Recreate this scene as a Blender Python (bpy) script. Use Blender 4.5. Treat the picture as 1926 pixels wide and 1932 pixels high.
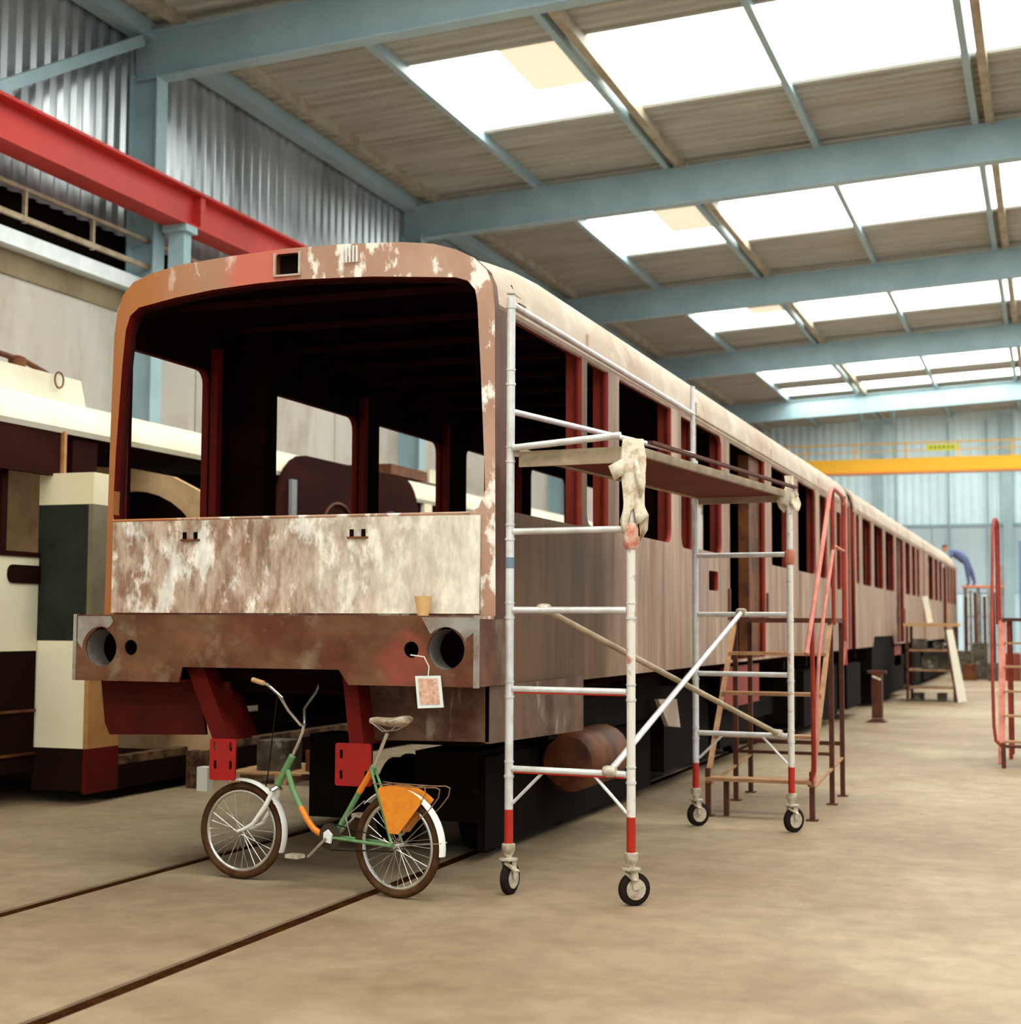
import bpy, bmesh, math, random
from mathutils import Vector, Matrix
random.seed(7)
S = bpy.context.scene
for o in list(bpy.data.objects): bpy.data.objects.remove(o)
COL = S.collection
PI = math.pi

# ---------------------------------------------------------------- camera
yaw, pit, rol, FPX = .34457, .07355, .00509, 2850.6
fw = Vector((-math.sin(yaw)*math.cos(pit), math.cos(yaw)*math.cos(pit), math.sin(pit)))
r0 = Vector((math.cos(yaw), math.sin(yaw), 0)); u0 = r0.cross(fw)
rv = r0*math.cos(rol)+u0*math.sin(rol); uv = -r0*math.sin(rol)+u0*math.cos(rol)
cd = bpy.data.cameras.new('camera'); cam = bpy.data.objects.new('camera', cd); COL.objects.link(cam)
cd.sensor_fit = 'HORIZONTAL'; cd.sensor_width = 36; cd.lens = FPX/1926*36
cd.clip_start = .1; cd.clip_end = 300
cam.matrix_world = Matrix(((rv.x, uv.x, -fw.x, 0), (rv.y, uv.y, -fw.y, 0), (rv.z, uv.z, -fw.z, 1.7), (0, 0, 0, 1)))
cd.dof.use_dof = True; cd.dof.focus_distance = 9.6; cd.dof.aperture_fstop = 2.2
S.camera = cam

# ---------------------------------------------------------------- world, light, exposure
w = bpy.data.worlds.new('world'); S.world = w; w.use_nodes = True
wb = w.node_tree.nodes['Background']; wb.inputs[0].default_value = (.80, .92, 1.0, 1); wb.inputs[1].default_value = .80
S.view_settings.view_transform = 'Standard'; S.view_settings.look = 'None'
S.view_settings.exposure = 0.0; S.view_settings.gamma = 1; S.view_settings.use_curve_mapping = False
SKYLIGHT = 8.6

# ---------------------------------------------------------------- helpers
def lin(c):
    return tuple(((v/255)/12.92 if v/255 <= .04045 else ((v/255+.055)/1.055)**2.4) for v in c)+(1,)

def mat(name, c1, rough=.6, metal=0., c2=None, scale=4., stretch=(1, 1, 1), lo=.4, hi=.65, detail=6,
        c3=None, scale3=1.5, lo3=.5, hi3=.7, bump=0., bscale=30, stretch3=(1, 1, 1), spec=.3, grads=(), spots=(), streak=None):
    m = bpy.data.materials.new(name); m.use_nodes = True
    nt = m.node_tree; N = nt.nodes; L = nt.links; b = N['Principled BSDF']
    b.inputs['Roughness'].default_value = rough; b.inputs['Metallic'].default_value = metal
    b.inputs['Specular IOR Level'].default_value = spec
    b.inputs['Base Color'].default_value = lin(c1)
    m.diffuse_color = lin(c1)
    if max(c1) < 70 and spec == .3: b.inputs['Specular IOR Level'].default_value = 0.
    if c2 is None and bump == 0: return m
    geo = N.new('ShaderNodeNewGeometry')
    def noise(sc, st, det):
        mp = N.new('ShaderNodeMapping'); mp.inputs['Scale'].default_value = st
        L.new(geo.outputs['Position'], mp.inputs['Vector'])
        n = N.new('ShaderNodeTexNoise'); n.inputs['Scale'].default_value = sc; n.inputs['Detail'].default_value = det
        n.inputs['Roughness'].default_value = .62
        L.new(mp.outputs[0], n.inputs['Vector']); return n.outputs['Fac']
    def ramp(f, lo, hi):
        r = N.new('ShaderNodeMapRange'); r.inputs['From Min'].default_value = lo; r.inputs['From Max'].default_value = hi
        L.new(f, r.inputs['Value']); return r.outputs[0]
    col = None
    if c2 is not None:
        mx = N.new('ShaderNodeMix'); mx.data_type = 'RGBA'
        mx.inputs[6].default_value = lin(c1); mx.inputs[7].default_value = lin(c2)
        L.new(ramp(noise(scale, stretch, detail), lo, hi), mx.inputs[0]); col = mx.outputs[2]
    if c3 is not None:
        my = N.new('ShaderNodeMix'); my.data_type = 'RGBA'; L.new(col, my.inputs[6]); my.inputs[7].default_value = lin(c3)
        L.new(ramp(noise(scale3, stretch3, 5), lo3, hi3), my.inputs[0]); col = my.outputs[2]
    for ax, a_, b_, cc in grads:       # a change of paint, once a painted shade, along the thing, with a ragged edge
        sx = N.new('ShaderNodeSeparateXYZ'); L.new(geo.outputs['Position'], sx.inputs[0])
        ad = N.new('ShaderNodeMath'); ad.operation = 'MULTIPLY_ADD'; L.new(noise(1.6, (1, 1, .5), 5), ad.inputs[0])
        ad.inputs[1].default_value = (b_-a_)*1.2; L.new(sx.outputs[ax], ad.inputs[2])
        mg = N.new('ShaderNodeMix'); mg.data_type = 'RGBA'; L.new(ramp(ad.outputs[0], a_+(b_-a_)*.6, b_+(b_-a_)*.6), mg.inputs[0])
        L.new(col, mg.inputs[6]); mg.inputs[7].default_value = lin(cc); col = mg.outputs[2]
    for ctr, rad, cc in spots:         # a brushed patch of other paint round a point
        vd = N.new('ShaderNodeVectorMath'); vd.operation = 'DISTANCE'; L.new(geo.outputs['Position'], vd.inputs[0]); vd.inputs[1].default_value = ctr
        ad = N.new('ShaderNodeMath'); ad.operation = 'MULTIPLY_ADD'; L.new(noise(7, (1, 1, 1), 5), ad.inputs[0]); ad.inputs[1].default_value = rad*1.1; L.new(vd.outputs['Value'], ad.inputs[2])
        mg = N.new('ShaderNodeMix'); mg.data_type = 'RGBA'; L.new(ramp(ad.outputs[0], rad*1.75, rad*1.15), mg.inputs[0])
        L.new(col, mg.inputs[6]); mg.inputs[7].default_value = lin(cc); col = mg.outputs[2]
    if streak:
        sm = N.new('ShaderNodeMapRange'); L.new(noise(streak[0], streak[1], 6), sm.inputs['Value'])
        sm.inputs['From Min'].default_value = .35; sm.inputs['From Max'].default_value = .65; sm.inputs['To Min'].default_value = streak[2]; sm.inputs['To Max'].default_value = streak[3]
        vm = N.new('ShaderNodeVectorMath'); vm.operation = 'SCALE'; L.new(col, vm.inputs[0]); L.new(sm.outputs[0], vm.inputs['Scale']); col = vm.outputs[0]
    if col is not None: L.new(col, b.inputs['Base Color'])
    if bump:
        bp = N.new('ShaderNodeBump'); bp.inputs['Strength'].default_value = bump; bp.inputs['Distance'].default_value = .01
        L.new(noise(bscale, (1, 1, 1), 4), bp.inputs['Height']); L.new(bp.outputs[0], b.inputs['Normal'])
    return m

def emis(name, c, s):
    m = bpy.data.materials.new(name); m.use_nodes = True; b = m.node_tree.nodes['Principled BSDF']
    b.inputs['Base Color'].default_value = lin(c); b.inputs['Emission Color'].default_value = lin(c)
    b.inputs['Emission Strength'].default_value = s; return m

class MB:
    def __init__(s): s.v = []; s.f = []; s.m = []
    def add(s, vs, fs, mi=0):
        n = len(s.v); s.v += [tuple(v) for v in vs]; s.f += [tuple(i+n for i in f) for f in fs]; s.m += [mi]*len(fs)
    def box(s, x0, x1, y0, y1, z0, z1, mi=0):
        if x0 > x1: x0, x1 = x1, x0
        if y0 > y1: y0, y1 = y1, y0
        if z0 > z1: z0, z1 = z1, z0
        s.add([(x, y, z) for x in (x0, x1) for y in (y0, y1) for z in (z0, z1)],
              [(0, 1, 3, 2), (4, 6, 7, 5), (0, 4, 5, 1), (2, 3, 7, 6), (0, 2, 6, 4), (1, 5, 7, 3)], mi); return s
    def bar(s, p, q, a, b, up=(0, 0, 1), mi=0):
        p = Vector(p); q = Vector(q); t = (q-p).normalized(); u = Vector(up)
        r = t.cross(u)
        if r.length < 1e-4: r = t.cross(Vector((0, 1, 0)))
        r.normalize(); k = r.cross(t)
        vs = [e+r*i*a/2+k*j*b/2 for e in (p, q) for i in (-1, 1) for j in (-1, 1)]
        s.add(vs, [(0, 1, 3, 2), (4, 6, 7, 5), (0, 4, 5, 1), (2, 3, 7, 6), (0, 2, 6, 4), (1, 5, 7, 3)], mi); return s
    def path(s, pts, r, n=10, closed=False, mi=0, cap=True):
        P = [Vector(p) for p in pts]; k = len(P); rings = []
        rr = r if isinstance(r, (list, tuple)) else [r]*k
        prev = None
        for i, p in enumerate(P):
            if closed: t = (P[(i+1) % k]-P[i-1]).normalized()
            elif i == 0: t = (P[1]-P[0]).normalized()
            elif i == k-1: t = (P[-1]-P[-2]).normalized()
            else: t = ((P[i+1]-p).normalized()+(p-P[i-1]).normalized()).normalized()
            if prev is None:
                a = t.cross(Vector((0, 0, 1)))
                if a.length < 1e-3: a = t.cross(Vector((0, 1, 0)))
            else: a = prev-t*prev.dot(t)
            a.normalize(); prev = a; b = t.cross(a)
            rings.append([p+a*math.cos(2*PI*j/n)*rr[i]+b*math.sin(2*PI*j/n)*rr[i] for j in range(n)])
        vs = [v for g in rings for v in g]; fs = []
        for i in range(k if closed else k-1):
            for j in range(n):
                i2 = (i+1) % k; fs.append((i*n+j, i*n+(j+1) % n, i2*n+(j+1) % n, i2*n+j))
        if not closed and cap: fs += [tuple(range(n)), tuple((k-1)*n+j for j in range(n-1, -1, -1))]
        s.add(vs, fs, mi); return s
    def tube(s, p, q, r, n=10, mi=0): return s.path([p, q], r, n, mi=mi)
    def prism(s, pts, ax, a, b, mi=0):
        # pts 2d in the other two axes (cyclic order kept x,y,z)
        def P(u, v, t): return (t, u, v) if ax == 0 else ((u, t, v) if ax == 1 else (u, v, t))
        n = len(pts); vs = [P(u, v, a) for u, v in pts]+[P(u, v, b) for u, v in pts]
        s.add(vs, [tuple(range(n)), tuple(range(2*n-1, n-1, -1))]+[(i, (i+1) % n, (i+1) % n+n, i+n) for i in range(n)], mi); return s
    def lathe(s, prof, c, axis=(0, 0, 1), n=16, mi=0):
        a = Vector(axis).normalized(); u = a.cross(Vector((0, 0, 1)))
        if u.length < 1e-3: u = Vector((1, 0, 0))
        u.normalize(); w_ = a.cross(u); c = Vector(c); vs = []
        for r, h in prof: vs += [c+a*h+u*r*math.cos(2*PI*j/n)+w_*r*math.sin(2*PI*j/n) for j in range(n)]
        k = len(prof); fs = [(i*n+j, i*n+(j+1) % n, (i+1)*n+(j+1) % n, (i+1)*n+j) for i in range(k-1) for j in range(n)]
        fs += [tuple(range(n)), tuple((k-1)*n+j for j in range(n-1, -1, -1))]
        s.add(vs, fs, mi); return s
    def build(s, name, m, parent=None, smooth=True, loc=None):
        me = bpy.data.meshes.new(name); me.from_pydata(s.v, [], s.f)
        ms = m if isinstance(m, (list, tuple)) else [m]
        for k in ms: me.materials.append(k)
        for p, i in zip(me.polygons, s.m): p.material_index = i
        bm = bmesh.new(); bm.from_mesh(me); bmesh.ops.recalc_face_normals(bm, faces=bm.faces); bm.to_mesh(me); bm.free()
        if smooth:
            for p in me.polygons: p.use_smooth = True
            me.set_sharp_from_angle(angle=math.radians(38))
        return link(name, me, parent)

def root_of(p):
    while p.parent is not None: p = p.parent
    return p
def link(name, me, parent=None):
    # parts are modelled in the coordinates of the thing they belong to
    o = bpy.data.objects.new(name, me); COL.objects.link(o)
    if parent is not None: o.parent = parent
    return o
def thing(name, label, cat, loc=(0, 0, 0), rotz=0, group=None):
    o = bpy.data.objects.new(name, None); COL.objects.link(o); o.empty_display_size = .2
    o.location = loc; o.rotation_euler = (0, 0, rotz); o['label'] = label; o['category'] = cat
    if group: o['group'] = group
    return o
def tag(o, label, cat, group=None):
    o['label'] = label; o['category'] = cat
    if group: o['group'] = group
    return o
def struct(o): o['kind'] = 'structure'; return o
def plabel(o, l): o['label'] = l; return o

def rrect(x0, x1, z0, z1, r=(0, 0, 0, 0), n=5):
    # corner radii: bottom-left, bottom-right, top-right, top-left
    if not isinstance(r, (list, tuple)): r = (r,)*4
    out = []
    for (cx, cz, rad, a0) in ((x0+r[0], z0+r[0], r[0], PI), (x1-r[1], z0+r[1], r[1], 1.5*PI), (x1-r[2], z1-r[2], r[2], 0), (x0+r[3], z1-r[3], r[3], .5*PI)):
        if rad == 0: out.append((cx, cz)); continue
        for k in range(n+1):
            a = a0+k*(PI/2)/n; out.append((cx+rad*math.cos(a), cz+rad*math.sin(a)))
    return out

def plate(name, loops, th, plane, at, mats, parent=None, warp=None, bev=0.):
    """a sheet with holes; loops[0] the outline, the rest holes; plane 'XZ' (thickness along y) or 'YZ' (along x)"""
    cu = bpy.data.curves.new('t', 'CURVE'); cu.dimensions = '2D'; cu.fill_mode = 'BOTH'; cu.extrude = th/2
    for lp in loops:
        sp = cu.splines.new('POLY'); sp.points.add(len(lp)-1); sp.use_cyclic_u = True
        for p, q in zip(sp.points, lp): p.co = (q[0], q[1], 0, 1)
    ob = bpy.data.objects.new('t', cu); COL.objects.link(ob)
    dg = bpy.context.evaluated_depsgraph_get(); me = bpy.data.meshes.new_from_object(ob.evaluated_get(dg))
    bpy.data.objects.remove(ob); bpy.data.curves.remove(cu)
    if warp:       # clean vertical fold lines, so the sheet can bend
        bm = bmesh.new(); bm.from_mesh(me); bmesh.ops.remove_doubles(bm, verts=bm.verts, dist=1e-5)
        for xx in [XC+s_*d_ for s_ in (-1, 1) for d_ in (1.2, 1.25, 1.3, 1.35, 1.4, 1.44)]:
            bmesh.ops.bisect_plane(bm, geom=bm.verts[:]+bm.edges[:]+bm.faces[:], dist=1e-6, plane_co=(xx, 0, 0), plane_no=(1, 0, 0))
        bm.to_mesh(me); bm.free()
    for v in me.vertices:
        a, b, c = v.co
        if plane == 'XZ': v.co = (a, at-c, b)       # +c looks to -y
        else: v.co = (at+c, a, b)
        if warp: v.co = warp(v.co)
    me.materials.clear()
    bm = bmesh.new(); bm.from_mesh(me); bmesh.ops.remove_doubles(bm, verts=bm.verts, dist=1e-5)
    bmesh.ops.recalc_face_normals(bm, faces=bm.faces); bm.to_mesh(me); bm.free()
    ms = mats if isinstance(mats, (list, tuple)) else [mats]
    for m in ms: me.materials.append(m)
    if len(ms) > 1:
        for p in me.polygons:
            n = p.normal; k = n.x if plane == 'YZ' else -n.y
            p.material_index = 0 if k > .5 else 1
    me.name = name
    return link(name, me, parent)

# ---------------------------------------------------------------- materials
M = {}
M['floor'] = mat('floor_concrete', (150, 127, 102), .62, c2=(128, 104, 79), scale=.55, lo=.38, hi=.68, c3=(163, 143, 116), scale3=.22, lo3=.48, hi3=.62, bump=.25, bscale=60, spec=.2, streak=(5., (1, 1, 1), .86, 1.12))
M['rail'] = mat('rail_steel', (44, 22, 10), .8, 0., c2=(62, 34, 16), scale=8)
M['beam'] = mat('blue_grey_paint', (160, 184, 192), .45, c2=(148, 173, 181), scale=1.5)
M['galv'] = mat('weathered_purlin', (178, 168, 150), .6, c2=(150, 135, 112), scale=2)
M['roof'] = mat('roof_sheet', (178, 178, 172), .6, .0, c2=(156, 152, 142), scale=1.2, stretch=(.3, 4, 1))
M['clad'] = mat('ribbed_steel', (196, 200, 204), .3, .7, c2=(150, 154, 156), scale=1.2, stretch=(1, 1, .15))
M['conc'] = mat('concrete_panel', (188, 178, 168), .85, c2=(164, 148, 126), scale=.9, lo=.5, hi=.75, c3=(200, 192, 184), scale3=1.2, stretch3=(1, 1, .25), bump=.2)
M['concband'] = mat('stained_concrete', (140, 122, 96), .85, c2=(120, 102, 78), scale=2, stretch=(1, 1, .4))
M['white'] = mat('white_ledge', (240, 244, 246), .5, c2=(224, 228, 230), scale=3)
M['dark'] = mat('dark_recess', (22, 14, 11), .8)
M['crane_red'] = mat('crane_red', (196, 52, 44), .45, c2=(178, 44, 38), scale=1.2)
M['skyl'] = emis('skylight_sheet', (246, 252, 244), SKYLIGHT)
M['skyl_d'] = emis('dirty_skylight_sheet', (240, 226, 200), .75)
M['gable'] = mat('gable_sheet', (218, 240, 250), .5, c2=(206, 228, 240), scale=.5)
M['gable_d'] = mat('gable_lower_sheet', (188, 206, 218), .6, c2=(172, 188, 198), scale=.4, stretch=(1, 1, .3))
M['yellow'] = mat('crane_yellow', (232, 172, 40), .45)
M['signy'] = mat('crane_sign', (206, 206, 60), .5)
M['signd'] = mat('sign_ink', (120, 120, 36), .5)
M['rust'] = mat('primer_rust', (168, 128, 106), .62, c2=(184, 146, 124), scale=2.6, stretch=(1, 1, .45), c3=(236, 226, 214), scale3=4.2, lo3=.54, hi3=.60, stretch3=(1.6, 1, .8), bump=.15, grads=((0, -5.2, -5.95, (168, 104, 58)),), spots=(((-5.05, 9, 4.1), .28, (196, 104, 86)),))
M['edge'] = mat('brown_edge_shade', (104, 60, 34), .6, c2=(84, 48, 28), scale=4)  # shade of the corner return and destination recess put into the colour
M['rust_side'] = mat('side_steel', (140, 106, 84), .55, c2=(166, 138, 118), scale=2.2, stretch=(1, 1, .12), lo=.4, hi=.62, c3=(126, 88, 62), scale3=1.1, lo3=.52, hi3=.74, stretch3=(1, 1, .35), grads=((1, 12.6, 11.6, (96, 66, 38)), (1, 9.56, 9.48, (84, 48, 28))), streak=(6., (1, 1, .1), .68, 1.35))  # last gradient paints shade on the front corner; the other is primer
M['jamb'] = mat('jamb_oxide', (140, 42, 24), .6, c2=(116, 32, 18), scale=3)
M['rooft'] = mat('tram_roof_primer', (188, 168, 150), .65, c2=(170, 142, 120), scale=1.5, stretch=(1, .4, 1), c3=(206, 192, 178), scale3=2)
M['panel'] = mat('filled_front_steel', (150, 114, 92), .5, c2=(190, 166, 146), scale=16, stretch=(1, 1, .35), lo=.40, hi=.58, c3=(236, 228, 216), scale3=8, lo3=.52, hi3=.62, stretch3=(1, 1, .5), bump=.1, grads=((0, -4.9, -3.5, (232, 222, 206)),), streak=(14., (1, 1, .4), .74, 1.12))
M['bump'] = mat('bumper_steel', (116, 78, 52), .5, .1, c2=(96, 50, 32), scale=2.2, lo=.4, hi=.6, c3=(132, 108, 84), scale3=3, lo3=.55, hi3=.68, spots=(((-3.84, 8.73, 1.45), .18, (146, 74, 56)),), streak=(6., (.5, 1, 1), .74, 1.12))
M['baresteel'] = mat('bare_steel', (176, 172, 166), .35, .5, c2=(140, 118, 100), scale=4)
M['redprim'] = mat('red_oxide', (96, 18, 11), .65, c2=(76, 14, 9), scale=3, spec=.1)
M['redprim_l'] = mat('bright_red_oxide', (158, 20, 12), .55, c2=(140, 22, 12), scale=5)
M['orangeprim'] = mat('orange_oxide', (142, 52, 28), .6, c2=(116, 40, 22), scale=3)
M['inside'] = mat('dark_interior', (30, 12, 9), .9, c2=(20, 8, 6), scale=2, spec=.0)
M['black'] = mat('black_underframe', (17, 11, 9), .85, c2=(26, 14, 10), scale=3, spec=.05)
M['brown'] = mat('brown_tank', (112, 62, 26), .6, c2=(60, 24, 12), scale=3)
M['valance'] = mat('valance_steel', (106, 78, 58), .5, .1, c2=(72, 36, 24), scale=2.4, lo=.45, hi=.62, c3=(160, 144, 128), scale3=4, lo3=.58, hi3=.68, stretch3=(1, 1, .3))
M['valance_red'] = mat('valance_red', (84, 18, 11), .7, c2=(66, 18, 10), scale=3, spec=.12)
M['alu'] = mat('scaffold_aluminium', (222, 220, 220), .38, .25, c2=(202, 196, 192), scale=8)
M['alu_dull'] = mat('dull_aluminium', (178, 158, 132), .5, .2, c2=(150, 130, 106), scale=6)
M['alu_spot'] = mat('paint_splashed_aluminium', (224, 216, 206), .5, .1, c2=(96, 118, 128), scale=7, lo=.62, hi=.68, c3=(190, 130, 104), scale3=9, lo3=.6, hi3=.68)
M['redband'] = mat('red_band_paint', (176, 40, 22), .45, c2=(160, 34, 20), scale=10)
M['ply'] = mat('plywood_red', (110, 30, 18), .7, c2=(92, 24, 14), scale=3)
M['rag'] = mat('paint_rag', (226, 214, 194), .9, c2=(196, 172, 144), scale=14, lo=.5, hi=.62)
M['rubber'] = mat('rubber', (40, 33, 28), .6)
M['tyre'] = mat('bicycle_tyre', (66, 42, 26), .7, c2=(86, 60, 40), scale=10)
M['chrome'] = mat('chrome', (218, 214, 206), .25, .9)
M['whitep'] = mat('white_enamel', (236, 232, 224), .35)
M['green'] = mat('green_frame', (112, 148, 100), .35, c2=(94, 134, 86), scale=9)
M['orange'] = mat('orange_frame', (226, 128, 40), .35)
M['guard'] = mat('orange_guard', (232, 142, 40), .55, c2=(222, 128, 36), scale=24)
M['castor'] = mat('castor_metal', (206, 194, 176), .45, .3, c2=(160, 140, 116), scale=20)
M['redrail'] = mat('red_handrail', (158, 54, 36), .5, c2=(130, 40, 26), scale=5)
M['pinkrail'] = mat('worn_pink_rail', (198, 120, 104), .5, c2=(176, 96, 80), scale=6)
M['brownrail'] = mat('brown_steel', (92, 46, 26), .6, c2=(70, 34, 20), scale=6)
M['tread'] = mat('dusty_tread', (176, 132, 94), .7, c2=(150, 108, 76), scale=8)
M['cream'] = mat('cream_enamel', (250, 238, 208), .45, c2=(242, 224, 184), scale=.7)
M['creamroof'] = mat('cream_roof', (226, 218, 198), .55, c2=(214, 200, 172), scale=1.2)
M['greytan'] = mat('grey_tan_return', (128, 116, 92), .6, c2=(112, 98, 76), scale=3)
M['creamtan'] = mat('tan_return', (190, 138, 82), .6, c2=(166, 112, 62), scale=3)
M['tramglass'] = mat('dark_panel', (44, 44, 38), .35, c2=(54, 56, 48), scale=2)
M['tramdark'] = mat('brown_black_skirt', (34, 20, 15), .6)
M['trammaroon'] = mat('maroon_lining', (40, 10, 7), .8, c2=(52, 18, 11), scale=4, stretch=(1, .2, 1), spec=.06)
M['rustedge'] = mat('rusty_floor_edge', (120, 86, 54), .8, c2=(56, 30, 18), scale=5, lo=.42, hi=.56)
M['blue'] = mat('blue_overalls', (84, 92, 128), .8, c2=(72, 80, 116), scale=6)
M['skin'] = mat('skin', (168, 116, 92), .6)
M['hair'] = mat('brown_hair', (88, 58, 40), .8)
M['wood'] = mat('pale_wood', (200, 158, 110), .7, c2=(176, 130, 84), scale=6, stretch=(.3, 1, 4))
M['cup'] = mat('tan_card', (216, 174, 120), .7)
M['clutter'] = mat('grey_brown_clutter', (96, 88, 74), .8, c2=(60, 46, 34), scale=5, c3=(140, 134, 124), scale3=7, lo3=.6, hi3=.66)
M['rack'] = mat('rack_steel', (150, 146, 142), .6, c2=(120, 104, 92), scale=5)
M['orangep'] = mat('orange_platform', (214, 128, 88), .6)
M['bluebox'] = mat('blue_sheet', (92, 122, 156), .6)
M['redbrown'] = mat('red_brown_box', (128, 58, 38), .7)
M['tagw'] = mat('tag_white', (226, 230, 226), .5)
M['tagp'] = mat('tag_picture', (206, 150, 124), .5, c2=(226, 196, 176), scale=30, c3=(150, 110, 84), scale3=18)
M['plank'] = mat('white_plank', (240, 230, 212), .6)
M['signred'] = mat('red_number', (196, 44, 34), .5)

# ================================================================ SETTING
WX = -12.75; GY = 68.4; RX = 14.5; Y0 = -24.0
FR = [-20.79, -10.88, -.97, 8.94, 18.86, 28.77, 38.68, 48.45, 59.85]
def zb(x): return 9.717+.0453*(x+12.45)       # underside of the roof beams
BD = .73
def zr(x): return zb(x)+BD+.2                 # underside of the roof sheets

# floor with the two sunk tracks
GR = [(-11.65, .12), (-9.98, .12), (-5.79, .12), (-4.10, .12)]
prof = [(WX-.3, 0)]
for x, wd in GR: prof += [(x-wd/2, 0), (x-wd/2+.004, -.045), (x+wd/2-.004, -.045), (x+wd/2, 0)]
prof += [(RX, 0), (RX, -.3), (WX-.3, -.3)]
f = MB(); f.prism(prof, 1, Y0, GY+.4); fl = struct(f.build('floor', M['floor'], smooth=False))
for x, wd in GR:
    MB().box(x-.045, x+.045, Y0+1, GY-.5, -.047, -.008).build('rail', M['rail'], fl)

# left wall: concrete panels, ledge, dark strip, ribbed sheets
wl = MB(); wl.box(WX-.4, WX-.2, Y0, GY, 0, 11.0)
wall_left = struct(wl.build('wall_left', M['dark'], smooth=False))
y = Y0+.1; k = 0
pw = 4.955
while y < GY-1:
    y1 = min(y+pw, GY)
    MB().box(WX-.18, WX, y+.02, y1-.02, 0.0, 6.2).build('panel', M['conc'], wall_left, smooth=False)
    MB().box(WX-.18, WX+.03, y+.02, y1-.02, 6.2, 6.52).build('panel_head', M['concband'], wall_left, smooth=False)
    y = y1
def ribbed_yz(m, x, ya, yb, za, zb_, pitch, depth):
    y = ya; pts = []
    while y < yb:
        pts += [(x, y), (x+depth, y+pitch*.18), (x+depth, y+pitch*.5), (x, y+pitch*.68)]; y += pitch
    pts.append((x, y)); n = len(pts)
    m.add([(a, b, za) for a, b in pts]+[(a, b, zb_) for a, b in pts], [(i, i+1, i+1+n, i+n) for i in range(n-1)])
m = MB(); ribbed_yz(m, WX-.08, Y0, GY, 7.35, 10.75, .30, .06)
o = m.build('ribbed_cladding', M['clad'], wall_left, smooth=False); o['kind'] = 'stuff'
MB().box(WX-.1, WX+.22, Y0, GY, 6.53, 6.74).build('ledge', M['white'], wall_left, smooth=False)
m = MB()
for (za, xr) in ((7.28, WX+.3),):
    m.box(xr-.02, xr+.03, 12, GY-1, za-.02, za+.03)
m.box(WX+.28, WX+.33, 12, GY-1, 6.86, 6.93)
o = plabel(m.build('service_rail', M['alu_dull'], wall_left, smooth=False), 'pale rails along the dark strip under the red beam')
for yy in [14.5+1.47*i for i in range(20)]:
    MB().box(WX+.27, WX+.32, yy, yy+.05, 6.84, 7.3).build('rail_post', M['alu_dull'], wall_left, smooth=False)

# far gable
wf = MB(); wf.box(WX-.4, RX, GY+.1, GY+.4, 0, 11.8)
wall_back = struct(wf.build('wall_back', M['gable_d'], smooth=False))
def ribbed_xz(m, y, xa, xb, za, zb_, pitch, depth):
    x = xa; pts = []
    while x < xb:
        pts += [(x, y), (x+pitch*.18, y-depth), (x+pitch*.5, y-depth), (x+pitch*.68, y)]; x += pitch
    n = len(pts)
    m.add([(a, b, za) for a, b in pts]+[(a, b, zb_) for a, b in pts], [(i, i+1, i+1+n, i+n) for i in range(n-1)])
m = MB(); ribbed_xz(m, GY+.08, WX, RX, 6.1, 11.6, .35, .06); o = m.build('ribbed_cladding', M['gable'], wall_back, smooth=False); o['kind'] = 'stuff'
MB().box(WX, RX, GY-.02, GY+.1, 5.98, 6.12).build('rail', M['beam'], wall_back, smooth=False)
x = WX
while x < RX-1:
    MB().box(x+.02, x+3.88, GY-.0, GY+.1, 3.1, 5.95).build('panel', M['gable_d'], wall_back, smooth=False)
    MB().box(x+.02, x+3.88, GY-.0, GY+.1, 0, 3.06).build('panel', M['gable'], wall_back, smooth=False)
    x += 3.9

# roof sheets with ribs running up the slope, skylight strips left open
STRIPS = [(a, b) for a, b in ((-17.6, -14.1), (-7.7, -4.2), (2.2, 5.7), (12.1, 15.6), (22.1, 25.5), (32.05, 35.42), (42.0, 45.7), (51.8, 56.2), (57.9, 59.6), (62.4, 64.6))]  # last strip added, hidden behind the last beam, to brighten the gable
PUR = [(-12.72, 'w'), (-11.98, 't'), (-9.77, 'b'), (-6.85, 'd'), (-4.10, 'b'), (-1.0, 'd'), (1.75, 'b'), (4.6, 'd'), (7.4, 'b'), (10.3, 'd'), (13.2, 'b')]
def ribbed_roof(m, ya, yb, xa, xb, pitch=.3, depth=.045):
    y = ya; pts = []
    while y < yb-1e-6:
        p = min(pitch, yb-y); pts += [(y, 0), (y+p*.15, depth), (y+p*.55, depth), (y+p*.7, 0)]; y += p
    pts.append((yb, 0)); n = len(pts)
    m.add([(xa, a, zr(xa)-d) for a, d in pts]+[(xb, a, zr(xb)-d) for a, d in pts], [(i, i+1, i+1+n, i+n) for i in range(n-1)])
m = MB(); XL = -9.77
m_y = Y0
for a, b in STRIPS:
    ribbed_roof(m, m_y, a, WX-.2, RX); ribbed_roof(m, a, b, WX-.2, XL); m_y = b
ribbed_roof(m, m_y, GY+.4, WX-.2, RX)
ceiling = struct(m.build('ceiling', M['roof'], smooth=False))
px = [p for p, _ in PUR if p >= XL-.01]+[RX]
n = 1
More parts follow.
